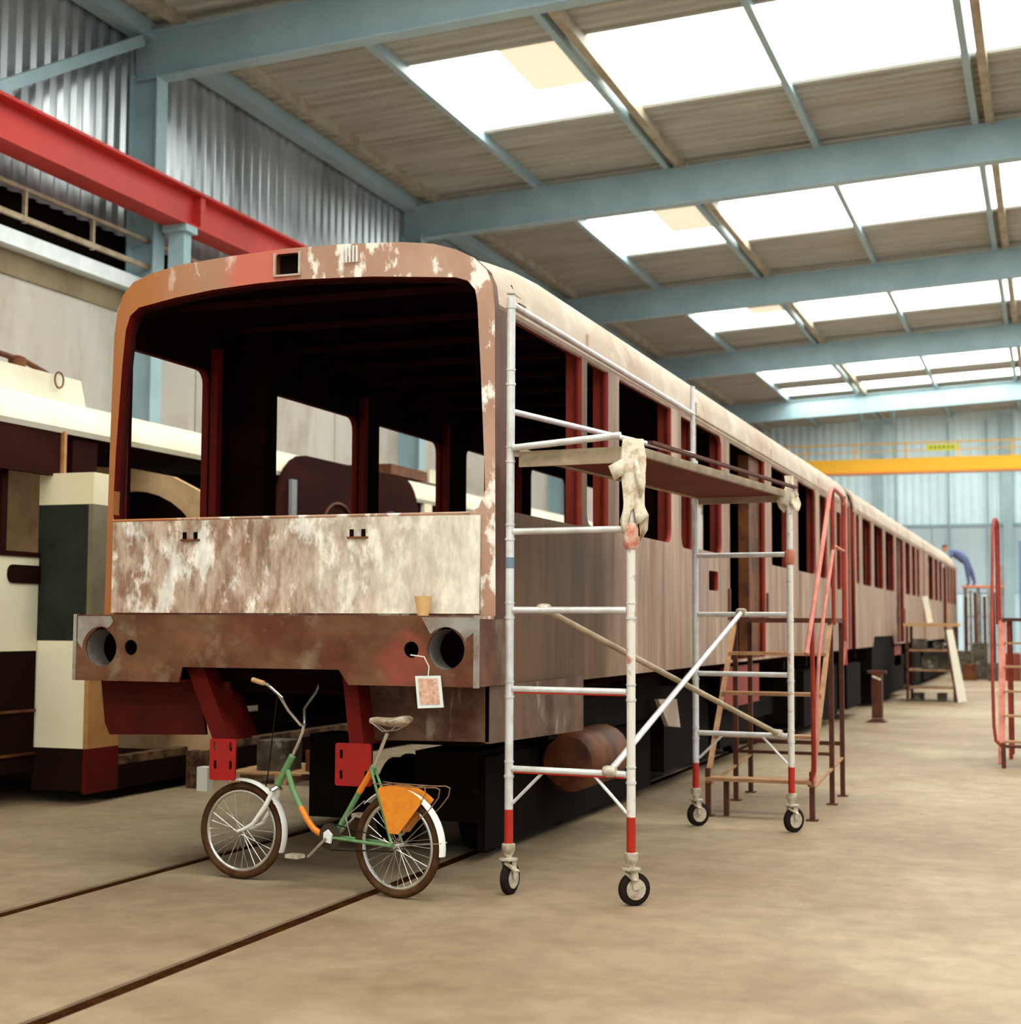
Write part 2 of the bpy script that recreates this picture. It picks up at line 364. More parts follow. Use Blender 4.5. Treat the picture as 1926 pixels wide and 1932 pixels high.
for a, b in STRIPS:
    win = struct(MB().box(XL-.05, XL+.03, a, b, zr(XL)-.02, zr(XL)+.12).build('window_%d' % n, M['beam'], smooth=False)); n += 1
    for i in range(len(px)-1):
        x0, x1 = px[i]+.02, px[i+1]-.02
        if i == 0 and 20 < a < 50:
            # the first pane has a clear sheet and a dirty one beside it
            xm = x0+1.55
            for (u0, u1, v0, v1, mm) in ((x0, xm, a, b, 'skyl'), (xm, x1, a, a+1.95, 'skyl_d'), (xm, x1, a+1.95, b, 'skyl')):
                q = MB(); q.add([(u0, v0, zr(u0)), (u1, v0, zr(u1)), (u1, v1, zr(u1)), (u0, v1, zr(u0)), (u0, v0, zr(u0)+.02), (u1, v0, zr(u1)+.02), (u1, v1, zr(u1)+.02), (u0, v1, zr(u0)+.02)],
                                [(0, 1, 2, 3), (4, 5, 6, 7), (0, 1, 5, 4), (1, 2, 6, 5), (2, 3, 7, 6), (3, 0, 4, 7)]); q.build('pane', M[mm], win, smooth=False)
            continue
        q = MB(); q.add([(x0, a, zr(x0)), (x1, a, zr(x1)), (x1, b, zr(x1)), (x0, b, zr(x0)), (x0, a, zr(x0)+.02), (x1, a, zr(x1)+.02), (x1, b, zr(x1)+.02), (x0, b, zr(x0)+.02)],
                        [(0, 1, 2, 3), (4, 5, 6, 7), (0, 1, 5, 4), (1, 2, 6, 5), (2, 3, 7, 6), (3, 0, 4, 7)]); q.build('pane', M['skyl'], win, smooth=False)

# roof beams
BL = {8.94: 'blue-grey roof beam over the camera, in front of the first bay of skylights', 18.86: 'big blue-grey roof beam crossing the top left corner, nearest in view',
      28.77: 'second blue-grey roof beam, just above the tram front in the photo', 38.68: 'third blue-grey roof beam, behind the second row of skylights',
      48.45: 'fourth blue-grey roof beam, behind the third row of skylights', 59.85: 'last blue-grey roof beam, close to the far wall'}
for Y in FR:
    if Y < 8: continue
    t = thing('roof_beam', BL[Y], 'beam', (0, Y, 0), group='portal roof beams')
    def sl(x0, x1, za, zc, y0, y1, nm, mt):
        q = MB(); q.add([(x, yy, z0+zb(x)) for x in (x0, x1) for yy in (y0, y1) for z0 in (za, zc)],
                        [(0, 1, 3, 2), (4, 6, 7, 5), (0, 4, 5, 1), (2, 3, 7, 6), (0, 2, 6, 4), (1, 5, 7, 3)]); return q.build(nm, mt, t, smooth=False)
    sl(WX, RX, 0, .025, -.13, .13, 'bottom_flange', M['beam'])
    sl(WX, RX, .025, BD-.025, -.014, .014, 'web', M['beam'])
    sl(WX, RX, BD-.025, BD, -.13, .13, 'top_flange', M['beam'])
# purlins
PL = {-12.72: 'wide blue-grey eaves purlin against the left wall', -11.98: 'thin tan purlin next to the left eaves', -9.77: 'blue-grey purlin along the left end of the skylights',
      -6.85: 'doubled purlin, blue-grey and pale tan, second from the skylight end', -4.1: 'slim blue-grey purlin crossing the middle of the skylights',
      -1.0: 'doubled blue and tan purlin at the right edge of the photo', 1.75: 'slim purlin out of frame on the right', 4.6: 'doubled purlin right of the frame', 7.4: 'slim purlin far right of the frame', 10.3: 'doubled purlin far right', 13.2: 'slim purlin by the right side'}
for X, kd in PUR:
    if X > 2: continue
    t = thing('purlin', PL[X], 'purlin', (X, 0, 0), group='roof purlins')
    z = zb(X)+BD
    if kd == 'w':
        MB().box(0, .3, Y0, GY, z-.1, z+.16).build('rail', M['beam'], t, smooth=False)
    elif kd == 't':
        MB().box(-.05, .05, Y0, GY, z, z+.2).build('rail', M['galv'], t, smooth=False)
    elif kd == 'b':
        MB().box(-.05, .05, Y0, GY, z, z+.2).build('rail', M['beam'], t, smooth=False)
        MB().box(-.05, .07, Y0, GY, z-.012, z).build('lip', M['beam'], t, smooth=False)
    else:
        MB().box(-.24, -.12, Y0, GY, z-.02, z+.2).build('blue_rail', M['beam'], t, smooth=False)
        plabel(MB().box(0.0, .15, Y0, GY, z-.02, z+.2).build('tan_rail', M['galv'], t, smooth=False), 'pale tan cable tray beside the blue rail')
# wall columns and crane columns
CL = {18.86: 'blue-grey wall column left of the tram front, under the nearest beam', 28.77: 'blue-grey wall column seen through the tram cab windows', 38.68: 'blue-grey wall column seen through the small side window', 48.45: 'blue-grey wall column hidden behind the tram'}
for Y in (18.86, 28.77, 38.68, 48.45):
    t = thing('wall_column', CL[Y], 'column', (WX, Y, 0), group='wall columns')
    h = zb(WX)+.1
    MB().box(.0, .03, -.16, .16, 0, h).build('flange', M['beam'], t, smooth=False)
    MB().box(.44, .465, -.14, .14, 0, h).build('flange', M['beam'], t, smooth=False)
    MB().box(.03, .44, -.012, .012, 0, h).build('web', M['beam'], t, smooth=False)
    t = thing('crane_bracket', {18.86: 'pale blue bracket post carrying the red runway beam by the nearest column', 28.77: 'pale blue bracket post under the runway beam, second along the wall', 38.68: 'pale blue bracket post under the runway beam, third along the wall', 48.45: 'pale blue bracket post under the runway beam, fourth along the wall'}[Y], 'bracket', (WX+.75, Y+.1, 0), group='crane runway brackets')
    MB().box(-.13, .13, -.1, .1, 6.3, 7.4).build('stub_post', M['beam'], t, smooth=False)
    MB().box(-.2, .2, -.16, .16, 7.4, 7.5).build('cap_plate', M['beam'], t, smooth=False)
    MB().box(-.28, .13, -.02, .02, 6.1, 6.35).build('gusset', M['beam'], t, smooth=False)
# red crane runway
t = thing('crane_runway', 'bright red steel crane runway beam along the left wall', 'beam', (WX+.75, 0, 0))
MB().box(-.2, .2, 6, GY-2, 8.03, 8.07).build('top_flange', M['crane_red'], t, smooth=False)
MB().box(-.03, .03, 6, GY-2, 7.53, 8.03).build('web', M['crane_red'], t, smooth=False)
MB().box(-.2, .2, 6, GY-2, 7.5, 7.53).build('bottom_flange', M['crane_red'], t, smooth=False)
for yy in (9.4, 14.3, 19.3, 24.3, 29.2, 34.2, 39.2, 44.2, 49.1):
    MB().box(.03, .15, yy-.02, yy+.1, 7.53, 8.03).build('stiffener', M['crane_red'], t, smooth=False)
# diagonal brace at the upper left
tag(MB().bar((WX+.25, 13.5, 7.35), (WX+.25, 18.6, 10.25), .1, .16).build('wall_brace', M['beam'], smooth=False), 'blue-grey diagonal brace across the ribbed wall in the top left corner', 'brace')
# gable steelwork
for X, lb in ((-7.15, 'pale blue gable column left of the yellow crane sign'), (-1.75, 'pale blue gable column at the right edge, behind the handrails'), (3.6, 'gable column outside the frame')):
    if X > 0: continue
    t = thing('gable_column', lb, 'column', (X, GY-.35, 0), group='gable columns')
    MB().box(-.2, .2, -.02, .02, 0, zb(X)+.6).build('flange', M['beam'], t, smooth=False)
    MB().box(-.02, .02, 0, .3, 0, zb(X)+.6).build('web', M['beam'], t, smooth=False)
for X in (-6.45, -4.2, -2.6):
    tag(MB().tube((X, GY-.12, 0), (X, GY-.12, 10.6), .045, 6).build('downpipe', M['beam']), {-6.45: 'thin pipe on the far wall beside the left gable column', -4.2: 'thin pipe in the middle of the far wall', -2.6: 'thin pipe on the far wall near the right column'}[X], 'pipe', 'pipes on the far wall')
# yellow overhead crane
t = thing('overhead_crane', 'yellow overhead crane bridge across the far end of the hall', 'crane', (0, 62, 0))
MB().box(-11.6, 13, -.25, .25, 7.82, 8.36).build('bridge_girder', M['yellow'], t, smooth=False)
MB().box(-11.6, 13, -.35, .35, 7.76, 7.82).build('bottom_flange', M['orange'], t, smooth=False)
q = MB(); q.tube((-11.4, -.3, 8.95), (13, -.3, 8.95), .03, 6); q.tube((-11.4, -.3, 8.65), (13, -.3, 8.65), .02, 6); q.build('handrail', M['yellow'], t)
for i in range(13): MB().tube((-11.4+2*i, -.3, 8.36), (-11.4+2*i, -.3, 8.97), .03, 6).build('rail_post', M['yellow'], t)
sg = MB().box(-4.62, -3.45, -.36, -.33, 8.60, 8.86).build('sign', M['signy'], t, smooth=False)
q = MB()
for i in range(6): q.box(-4.48+.165*i, -4.40+.165*i, -.37, -.36, 8.67, 8.79)
q.build('lettering', M['signd'], sg, smooth=False)
hf = MB().box(-7.25, -7.12, -.06, .06, 8.36, 10.35).build('hoist_frame', M['beam'], t, smooth=False)
MB().box(-6.0, -5.87, -.06, .06, 8.36, 10.35).build('upright', M['beam'], hf, smooth=False)
MB().box(-7.12, -6.0, -.05, .05, 9.75, 10.0).build('crossbar', M['beam'], hf, smooth=False)

# ================================================================ TRAM BODY SHELL
XC = -4.85
T = thing('tram_body', 'long unpainted articulated tram body shell with empty windows and rusty primer', 'tram', (0, 0, 0))
XR, XLf = -3.42, -6.28
def curve_pt(pts, x):
    for (a, b), (c, d) in zip(pts, pts[1:]):
        if a <= x <= c: return b+(d-b)*(x-a)/(c-a)
top_outer = [(-3.63, 1.745), (-4.5, 1.745), (-5.2, 1.745), (-6.07, 1.745), (-6.27, 1.745), (-6.26, 2.45), (-6.25, 3.1), (-6.235, 3.72), (-6.21, 3.88), (-6.16, 4.0), (-6.07, 4.09), (-5.93, 4.14), (-5.70, 4.185), (-5.31, 4.215), (-4.86, 4.235), (-4.4, 4.23),
             (-4.0, 4.21), (-3.78, 4.18), (-3.62, 4.13), (-3.50, 4.07), (-3.42, 3.99), (-3.385, 3.9), (-3.37, 3.75), (-3.365, 3.1), (-3.36, 2.45), (-3.355, 1.745)]
ws = [(-3.63, 2.396), (-4.5, 2.398), (-5.2, 2.4), (-6.07, 2.4), (-6.19, 2.40), (-6.205, 2.47), (-6.19, 2.9), (-6.15, 3.5), (-6.125, 3.75), (-6.09, 3.85), (-6.02, 3.905), (-5.73, 3.955), (-5.43, 3.99), (-5.1, 4.01), (-4.77, 4.015), (-4.22, 3.995), (-3.85, 3.965),
      (-3.62, 3.945), (-3.54, 3.92), (-3.49, 3.86), (-3.475, 3.77), (-3.45, 3.3), (-3.425, 2.7), (-3.42, 2.55), (-3.46, 2.44), (-3.55, 2.395)]
dest = rrect(-4.935, -4.765, 4.055, 4.2, .015, 2)
XC = -4.85
def sweep(c):
    d = max(0, abs(c[0]-XC)-1.22); return (c[0], c[1]+.25*d*d/.27+.0, c[2])
ff = plate('front_frame', [top_outer, ws, dest], .09, 'XZ', 9.05, [M['rust'], M['redprim'], M['edge']], T, warp=sweep)
for p in ff.data.polygons:
    c = p.center
    p.material_index = 0 if (p.normal.y < -.5 or c.x < -6.2 or c.x > -3.41 or c.z > 4.06) else 1
    if 4.05 < c.z < 4.205 and -4.94 < c.x < -4.76 and p.normal.y > -.5: p.material_index = 2
    if c.x > -3.41 and p.normal.x > .5: p.material_index = 2
    p.use_smooth = True
ff.data.set_sharp_from_angle(angle=math.radians(30))
# front sheet below the windscreen, standing a little proud
plabel(plate('front_panel', [[(-6.17, 1.76), (-6.07, 1.76), (-5.2, 1.76), (-4.5, 1.76), (-3.63, 1.76), (-3.44, 1.76), (-3.44, 2.39), (-3.63, 2.39), (-4.5, 2.39), (-5.2, 2.39), (-6.07, 2.39), (-6.17, 2.39)]], .03, 'XZ', 8.982, M['panel'], T, warp=sweep), 'filled and sanded steel sheet, patchy white')
q = MB(); q.path([(-6.19, 9.0, 2.40), (-5.5, 8.985, 2.402), (-3.5, 8.985, 2.402)], .012, 6); q.build('windscreen_sill', M['rust'], T)
# windscreen inner rim
q = MB(); q.path([(x, 9.10+.25*max(0, abs(x-XC)-1.22)**2/.27, z) for x, z in ws], .022, 6, closed=True); q.build('windscreen_rim', M['trammaroon'], T)
# destination box
bx = MB(); bx.box(-4.94, -4.76, 9.06, 9.25, 4.055, 4.20); bx.build('destination_box', M['dark'], T, smooth=False)
q = MB(); q.box(-4.952, -4.938, 8.99, 9.008, 4.05, 4.205); q.box(-4.762, -4.745, 8.99, 9.008, 4.05, 4.205); q.box(-4.952, -4.745, 8.99, 9.008, 4.042, 4.054); q.build('destination_frame', M['rooft'], T, smooth=False)
for xx in (-4.43, -4.405, -4.38, -4.355, -4.33):
    MB().box(xx, xx+.008, 8.985, 9.006, 4.10, 4.21).build('vent_rib', M['whitep'], T, smooth=False)
for xx in (-5.54, -4.28):
    h = MB(); h.box(xx-.075, xx+.075, 8.955, 8.975, 2.25, 2.262); h.build('wiper_bracket', M['brown'], T, smooth=False)
    MB().box(xx-.055, xx-.03, 8.955, 8.975, 2.262, 2.31).build('bracket_hole', M['dark'], T, smooth=False)
    MB().box(xx+.03, xx+.055, 8.955, 8.975, 2.262, 2.31).build('bracket_hole', M['dark'], T, smooth=False)
# bumper box with lamp holes
def circ(cx, cz, r, n=24, notch=0):
    o = []
    for k in range(n):
        a = 2*PI*k/n; rr = r*(1+notch*max(0, math.cos(a-PI/2))**14); o.append((cx+rr*math.cos(a), cz+rr*math.sin(a)))
    return o
outline = [(-6.29, 1.745), (-3.345, 1.745), (-3.345, 1.305), (-4.22, 1.305), (-4.29, 1.4), (-5.44, 1.4), (-5.46, 1.3), (-6.275, 1.3)]
BH = [(-6.075, 1.52, .125), (-3.555, 1.535, .125)]; SH = [(-5.84, 1.525, .052), (-3.79, 1.532, .052)]
bu = plate('bumper', [outline]+[circ(a, b, c, notch=.14) for a, b, c in BH]+[circ(a, b, c, 16) for a, b, c in SH], .02, 'XZ', 8.74, M['bump'], T)
plabel(bu, 'brown steel bumper box with round lamp holes')
q = MB(); q.box(-6.29, -3.345, 8.75, 9.02, 1.725, 1.745); q.box(-6.29, -6.27, 8.75, 9.1, 1.3, 1.726); q.build('bumper_top', M['rust'], bu, smooth=False)
q = MB(); q.box(-3.365, -3.345, 8.75, 9.35, 1.305, 1.726); q.build('bumper_end', M['bump'], bu, smooth=False)
q = MB(); q.box(-3.37, -3.34, 8.725, 8.752, 1.30, 1.748); q.box(-6.295, -6.27, 8.725, 8.752, 1.30, 1.748); q.build('corner_weld', M['baresteel'], bu, smooth=False)
q = MB(); q.box(-6.27, -5.46, 8.75, 9.0, 1.3, 1.315); q.box(-4.22, -3.36, 8.75, 9.3, 1.305, 1.32); q.build('bumper_underside', M['redprim'], bu, smooth=False)
q = MB(); q.box(-6.27, -3.37, 9.02, 9.05, 1.3, 1.73); q.build('bumper_back', M['inside'], bu, smooth=False)
for a, b, c in BH:
    q = MB(); q.lathe([(c*1.02, 0), (c*1.02, .2)], (a, 8.75, b), (0, 1, 0), 24); q.f = q.f[:-2]; q.m = q.m[:-2]
    plabel(q.build('lamp_housing', M['baresteel'], bu), 'open headlamp tube of bare steel')
for a, b, c in SH:
    q = MB(); q.lathe([(c*1.02, 0), (c*1.02, .1)], (a, 8.75, b), (0, 1, 0), 16); q.f = q.f[:-2]; q.m = q.m[:-2]
    q.build('lamp_housing', M['dark'], bu)
# bare patches round the right headlamp
plabel(plate('bare_steel_patch', [[(-3.72, 1.735), (-3.35, 1.735), (-3.35, 1.66), (-3.42, 1.60)]+[(-3.555+.14*math.cos(t_), 1.535+.14*math.sin(t_)) for t_ in [.2+.2*i for i in range(12)]]], .003, 'XZ', 8.7275, M['baresteel'], bu), 'ground bare corner beside the lamp hole')
plabel(plate('bare_steel_patch', [[(-6.26, 1.735), (-6.0, 1.735), (-5.98, 1.70), (-6.0, 1.67)]+[(-6.075+.145*math.cos(t_), 1.52+.145*math.sin(t_)) for t_ in [1.2+.2*i for i in range(11)]]+[(-6.26, 1.56)]], .003, 'XZ', 8.7275, M['baresteel'], bu), 'ground bare corner beside the lamp hole')
# valances
plabel(MB().prism([(-6.24, 1.3), (-5.45, 1.3), (-5.40, .94), (-6.16, .92), (-6.2, 1.0)], 1, 8.98, 9.01).build('valance', M['valance_red'], T, smooth=False), 'dark red apron left of the coupler')
plabel(MB().prism([(-4.29, 1.3), (-3.375, 1.3), (-3.375, .95), (-4.2, .94)], 1, 9.02, 9.05).build('valance', M['valance'], T, smooth=False), 'scratched steel apron right of the coupler')
q = MB(); q.box(-3.40, -3.37, 9.02, 11.05, .94, 1.30)
q.v = [(x, y, z-.045*(y > 10 and z < 1)) for x, y, z in q.v]; q.build('corner_skirt', M['valance'], T, smooth=False)
# coupler mount: two red legs and plates
for s_, (xa, xb, xc, xd, pl) in enumerate(((-5.47, -5.34, -5.26, -5.13, (-5.27, -5.08)), (-4.32, -4.22, -4.26, -4.16, (-4.35, -4.10)))):
    lg = MB().prism([(xa, 1.39), (xb, 1.39), (xd, .92), (xc, .92)], 1, 8.84, 8.86)
    lg.prism([(xb-.02, 1.39), (xb, 1.39), (xd, .92), (xd-.02, .92)], 1, 8.86, 9.14)
    lg.prism([(xa, 1.39), (xa+.02, 1.39), (xc+.02, .92), (xc, .92)], 1, 8.86, 9.4)
    a = lg.build('coupler_leg', M['redprim'], T, smooth=False)
    x0, x1 = pl
    holes = [rrect(u-.012, u+.012, v-.03, v+.03, .01, 2) for u in (x0+.04, x1-.035) for v in ((.73, .86) if s_ else (.76, .88))]
    if s_: holes = holes[:3]
    b_ = plate('coupler_plate', [rrect(x0, x1, .66, .93, .01, 1)]+holes, .02, 'XZ', 8.83, M['redprim_l'], T)
    plabel(b_, 'bright red drilled plate')
plabel(MB().box(-5.06, -4.98, 8.86, 9.6, 1.33, 1.4).build('coupler_crossbar', M['inside'], T, smooth=False), 'dark bar under the bumper')
MB().box(-5.4, -4.25, 9.35, 9.4, 1.32, 1.42).build('headstock', M['inside'], T, smooth=False)

# side walls -------------------------------------------------------------
R_CAR = [  # (y0, y1, outline, holes)
    (9.18, 27.25), (28.3, 43.9), (44.3, 59.6)]
def hole(y0, y1, z0=2.47, z1=3.77, r=.12): return rrect(y0, y1, z0, z1, r, 4)
HR1 = [hole(9.57, 11.16, 2.45, 3.77, (.02, .03, .03, .03)), hole(11.30, 11.90, r=(.1, .02, .02, .02)), hole(12.23, 14.08, r=(.03, .12, .04, .04)), hole(14.49, 15.02, 2.45, 3.75, (.12, .03, .03, .03)),
       hole(15.16, 16.42, r=(.03, .12, .14, .05)), hole(15.75, 16.22, 2.06, 2.27, .03), hole(16.86, 19.08, 1.30, 3.79, .03), hole(19.56, 21.15, r=(.05, .12, .14, .05)),
       hole(21.72, 23.42, r=(.06, .1, .14, .04)), hole(23.86, 24.66, 2.44, 3.75, .1), hole(25.02, 25.55, 2.3, 3.62, .08), hole(25.85, 26.42, 2.3, 3.62, .08)]
HR2 = [hole(28.52, 29.02, r=.1), hole(29.52, 31.0, r=.1), hole(31.5, 33.25, r=.1), hole(33.75, 35.6, r=.1), hole(36.15, 37.9, 1.3, 3.79, .03), hole(38.4, 39.75, r=.1), hole(40.25, 41.35, r=.1), hole(41.75, 42.6, r=.1)]
HR3 = [hole(45.7, 47.6, r=.1), hole(48.2, 49.6, r=.1), hole(50.1, 51.4, r=.1), hole(52.0, 53.6, 1.3, 3.79, .03), hole(54.1, 55.3, r=.1), hole(55.8, 57.0, r=.1), hole(57.5, 58.7, r=.1)]
OUT1 = [(9.18, .93), (11.06, .89), (11.14, 1.27), (27.25, 1.27), (27.25, 3.86), (9.18, 3.86)]
def OUT(a, b): return [(a, 1.27), (b, 1.27), (b, 3.86), (a, 3.86)]
OUT2 = [(28.3, 1.27), (31.1, 1.27), (31.35, 1.47), (35.2, 1.47), (35.4, 1.27), (43.9, 1.27), (43.9, 3.86), (28.3, 3.86)]
for out, hs in ((OUT1, HR1), (OUT2, HR2), (OUT(44.3, 59.6), HR3)):
    plate('side_wall', [out]+hs, .06, 'YZ', XR-.03, [M['rust_side'], M['jamb']], T)
HL1 = [hole(9.22, 10.26, 2.43, 3.66, (.02, .02, .1, .02)), hole(11.37, 12.96, 2.43, 3.64, (.02, .02, .12, .03)), hole(13.45, 15.04, 2.43, 3.64, (.02, .02, .12, .03)), hole(15.8, 17.4, 2.45, 3.66, .1), hole(18.05, 19.6, 2.45, 3.66, .1), hole(20.3, 21.9, 2.45, 3.66, .1), hole(22.6, 24.3, 2.45, 3.66, .1), hole(25.0, 26.6, 2.45, 3.66, .1)]
HL2 = [hole(29+1.85*i, 30.5+1.85*i, 2.45, 3.66, .1) for i in range(8)]
HL3 = [hole(45+1.85*i, 46.5+1.85*i, 2.45, 3.66, .1) for i in range(7)]
for out, hs in (([(9.18, 1.0), (27.25, 1.27), (27.25, 3.86), (9.18, 3.86)], HL1), (OUT(28.3, 43.9), HL2), (OUT(44.3, 59.6), HL3)):
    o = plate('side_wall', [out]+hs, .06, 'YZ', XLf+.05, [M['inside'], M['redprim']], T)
# inner posts in red primer, seen in the jambs
for yy in (11.19, 11.93, 14.11, 15.05, 16.46, 19.12, 19.48, 21.19, 23.46, 24.72, 26.46, 29.06, 31.05, 33.3, 35.65, 39.8, 41.4, 47.7, 49.7, 51.5, 55.4, 57.1):
    w_ = .10
    MB().box(XR-.14, XR-.055, yy, yy+w_, 1.3, 3.84).build('window_post', M['orangeprim'] if yy > 19 else M['jamb'], T, smooth=False)
for yy in (10.275, 12.975, 15.055, 17.42, 19.62):
    MB().box(XLf+.085, XLf+.15, yy, yy+.07, 1.3, 3.84).build('window_post', M['redprim'], T, smooth=False)
# thick partition behind the cab
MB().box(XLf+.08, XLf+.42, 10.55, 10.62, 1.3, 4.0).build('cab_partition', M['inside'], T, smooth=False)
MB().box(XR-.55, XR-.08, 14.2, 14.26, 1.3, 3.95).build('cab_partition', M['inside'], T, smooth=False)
# floor and inner ceiling
for a, b in ((9.12, 27.2), (28.35, 43.85), (44.35, 59.55)):
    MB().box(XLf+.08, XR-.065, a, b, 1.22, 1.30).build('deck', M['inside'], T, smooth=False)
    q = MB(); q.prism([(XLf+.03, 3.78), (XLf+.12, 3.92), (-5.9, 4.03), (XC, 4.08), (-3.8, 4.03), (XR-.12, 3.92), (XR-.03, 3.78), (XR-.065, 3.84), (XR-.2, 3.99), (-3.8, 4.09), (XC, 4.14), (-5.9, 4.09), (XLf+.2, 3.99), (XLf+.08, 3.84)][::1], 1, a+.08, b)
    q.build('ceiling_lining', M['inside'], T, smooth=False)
for yy in [9.5+.9*i for i in range(19)]:
    MB().box(XLf+.2, XR-.2, yy, yy+.06, 3.98, 4.02).build('roof_hoop', M['trammaroon'], T, smooth=False)
# roof
sec_low = [(-6.285, 3.80), (-6.275, 3.93), (-6.21, 4.06), (-6.07, 4.14), (-5.7, 4.2), (-5.3, 4.225), (-4.86, 4.235), (-4.4, 4.225), (-4.0, 4.2), (-3.72, 4.15), (-3.54, 4.07), (-3.435, 3.95), (-3.405, 3.80)]
sec_high = [(-6.285, 3.80), (-6.275, 3.97), (-6.23, 4.11), (-6.13, 4.23), (-5.9, 4.32), (-5.4, 4.40), (-4.86, 4.42), (-4.3, 4.40), (-3.85, 4.33), (-3.6, 4.24), (-3.475, 4.12), (-3.42, 3.97), (-3.405, 3.80)]
def loft(ys):
    q = MB(); n = 26; vs = []
    for yy, k in ys:
        sc = [(a[0]+(b[0]-a[0])*k, a[1]+(b[1]-a[1])*k) for a, b in zip(sec_low, sec_high)]
        sc = sc+[(x*.98+XC*.02, z-.035) for x, z in reversed(sc)]
        vs += [(x, yy, z) for x, z in sc]
    m_ = len(ys); fs = [(i*n+j, i*n+(j+1) % n, (i+1)*n+(j+1) % n, (i+1)*n+j) for i in range(m_-1) for j in range(n)]
    fs += [tuple(range(n)), tuple((m_-1)*n+j for j in range(n-1, -1, -1))]
    q.add(vs, fs); return q
for a, b, ys in ((9.14, 27.3, [(9.12, 0), (9.4, .25), (9.7, .55), (10.1, .85), (10.6, 1), (27.3, 1)]), (28.25, 43.95, [(28.25, 1), (43.95, 1)]), (44.25, 59.65, [(44.25, 1), (58.6, 1), (59.65, .1)])):
    loft(ys).build('roof', M['rooft'], T)
    MB().box(XR-.0, XR+.028, a+.3, b, 3.83, 3.85).build('rain_gutter', M['rooft'], T, smooth=False)
q = MB(); q.prism([(-3.423, 3.94), (-3.464, 4.02), (-3.50, 4.0), (-3.45, 3.93)], 1, 9.63, 9.74); q.build('vent_hole', M['dark'], T, smooth=False)
q = MB(); q.box(-3.42, -3.400, 9.64, 9.77, 3.865, 3.89); q.build('vent_slot', M['brown'], T, smooth=False)
for yy in (11.26, 15.1, 19.5, 23.7): MB().box(-3.43, -3.398, yy, yy+.02, 3.86, 3.97).build('seam', M['rooft'], T, smooth=False)
# doors
def door(y0, y1):
    MB().box(XR-.20, XR-.07, y0+(y1-y0)*.68, y1+.05, 1.3, 3.78).build('door_pillar', M['brown'], T, smooth=False)
    d = MB().box(XR-.13, XR-.08, y0+.05, y1-.05, .75, 1.28).build('door_step', M['jamb'], T, smooth=False)
    MB().box(XR-.05, XR+.02, y0-.12, y0-.05, 1.75, 2.1).build('grab_plate', M['brownrail'], T, smooth=False)
    MB().box(XR-.05, XR+.02, y1+.06, y1+.14, 1.75, 2.1).build('grab_plate', M['brownrail'], T, smooth=False)
door(16.86, 19.08); door(36.15, 37.9)
# articulation
for a, b in ((27.25, 28.3), (43.9, 44.3)):
    MB().box(XLf+.25, XR-.2, a, b, 1.3, 4.15).build('articulation', M['black'], T, smooth=False)
    MB().box(XR-.12, XR-.02, a+.35, a+.35+.3, 1.27, 3.95).build('articulation_frame', M['orangeprim'], T, smooth=False)
# end wall
MB().box(XLf, XR, 59.55, 59.65, 1.27, 3.9).build('rear_wall', M['rust_side'], T, smooth=False)
# roof posts of underframe
q = MB(); q.box(-5.35, -5.15, 9.6, 59, 1.0, 1.22); q.box(-4.55, -4.35, 9.6, 59, 1.0, 1.22)
for yy in range(11, 59, 2): q.box(XLf+.1, XR-.1, yy, yy+.12, 1.08, 1.22)
q.build('underframe', M['black'], T, smooth=False)
eq = [(-4.5, -3.62, 9.5, 10.9, .88, 1.22), (-4.9, -3.7, 11.2, 13.0, .80, 1.24), (-4.9, -3.75, 15.1, 17.2, .2, 1.24), (-4.9, -3.75, 13.0, 15.1, .78, 1.24), (-5.3, -3.7, 17.6, 19.6, .25, 1.0), (-5.3, -3.7, 22.4, 23.2, .25, 1.0), (-5.4, -3.6, 23.3, 27.0, .15, 1.0),
      (-5.5, -3.5, 27.6, 29.6, .2, 1.0), (-5.5, -3.45, 31.15, 35.3, .75, 1.5), (-5.5, -3.5, 32.5, 38.5, .15, .75), (-5.5, -3.5, 35.4, 38.6, .75, 1.0), (-5.5, -3.5, 41.5, 43.5, .15, 1.0), (-5.5, -3.5, 44.5, 58, .15, 1.0)]
for k, e_ in enumerate(eq): MB().box(*e_).build('underfloor_dark_box', M['black'], T, smooth=False)  # most of these dark boxes added to keep the space underneath black
tk = MB(); tk.lathe([(.02, 0), (.2, .03), (.24, .1), (.24, 1.0), (.2, 1.08), (.02, 1.1)], (-3.60, 11.35, .62), (0, 1, 0), 18)
plabel(tk.build('air_tank', M['brown'], T), 'brown cylindrical tank')
plabel(MB().prism([(14.2, .98), (14.95, .95), (15.1, .66), (14.6, .70)], 0, -3.62, -3.58).build('bracket_plate', M['rooft'], T, smooth=False), 'pale wedge-shaped bracket')
# running gear under the front right
BG = thing('transfer_bogie', 'black wheeled bogie under the front right of the unpainted tram', 'bogie', (-4.5, 11.5, 0))
MB().box(-.66, .60, -1.3, 1.5, .28, .48).build('bogie_frame', M['black'], BG, smooth=False)
MB().box(-.68, -.34, -1.42, -1.05, .28, .88).build('end_post', M['black'], BG, smooth=False)
MB().box(.14, .60, -1.36, 1.5, .48, .78).build('upper_beam', M['black'], BG, smooth=False)
MB().box(.60, .66, -1.3, 3.4, .08, .74).build('side_frame', M['black'], BG, smooth=False)
MB().box(-.78, -.66, -1.36, -1.3, .53, .57).build('peg', M['brown'], BG, smooth=False)
for yy in (-.75, .95):
    for xx in (-.25, .42):
        q = MB(); q.lathe([(.05, -.06), (.33, -.06), (.33, .05), (.36, .05), (.36, .08), (.05, .08)], (xx, yy, .34), (1, 0, 0), 28); q.build('wheel', M['black'], BG)
    MB().tube((-.3, yy, .34), (.5, yy, .34), .06, 12).build('axle', M['brown'], BG)
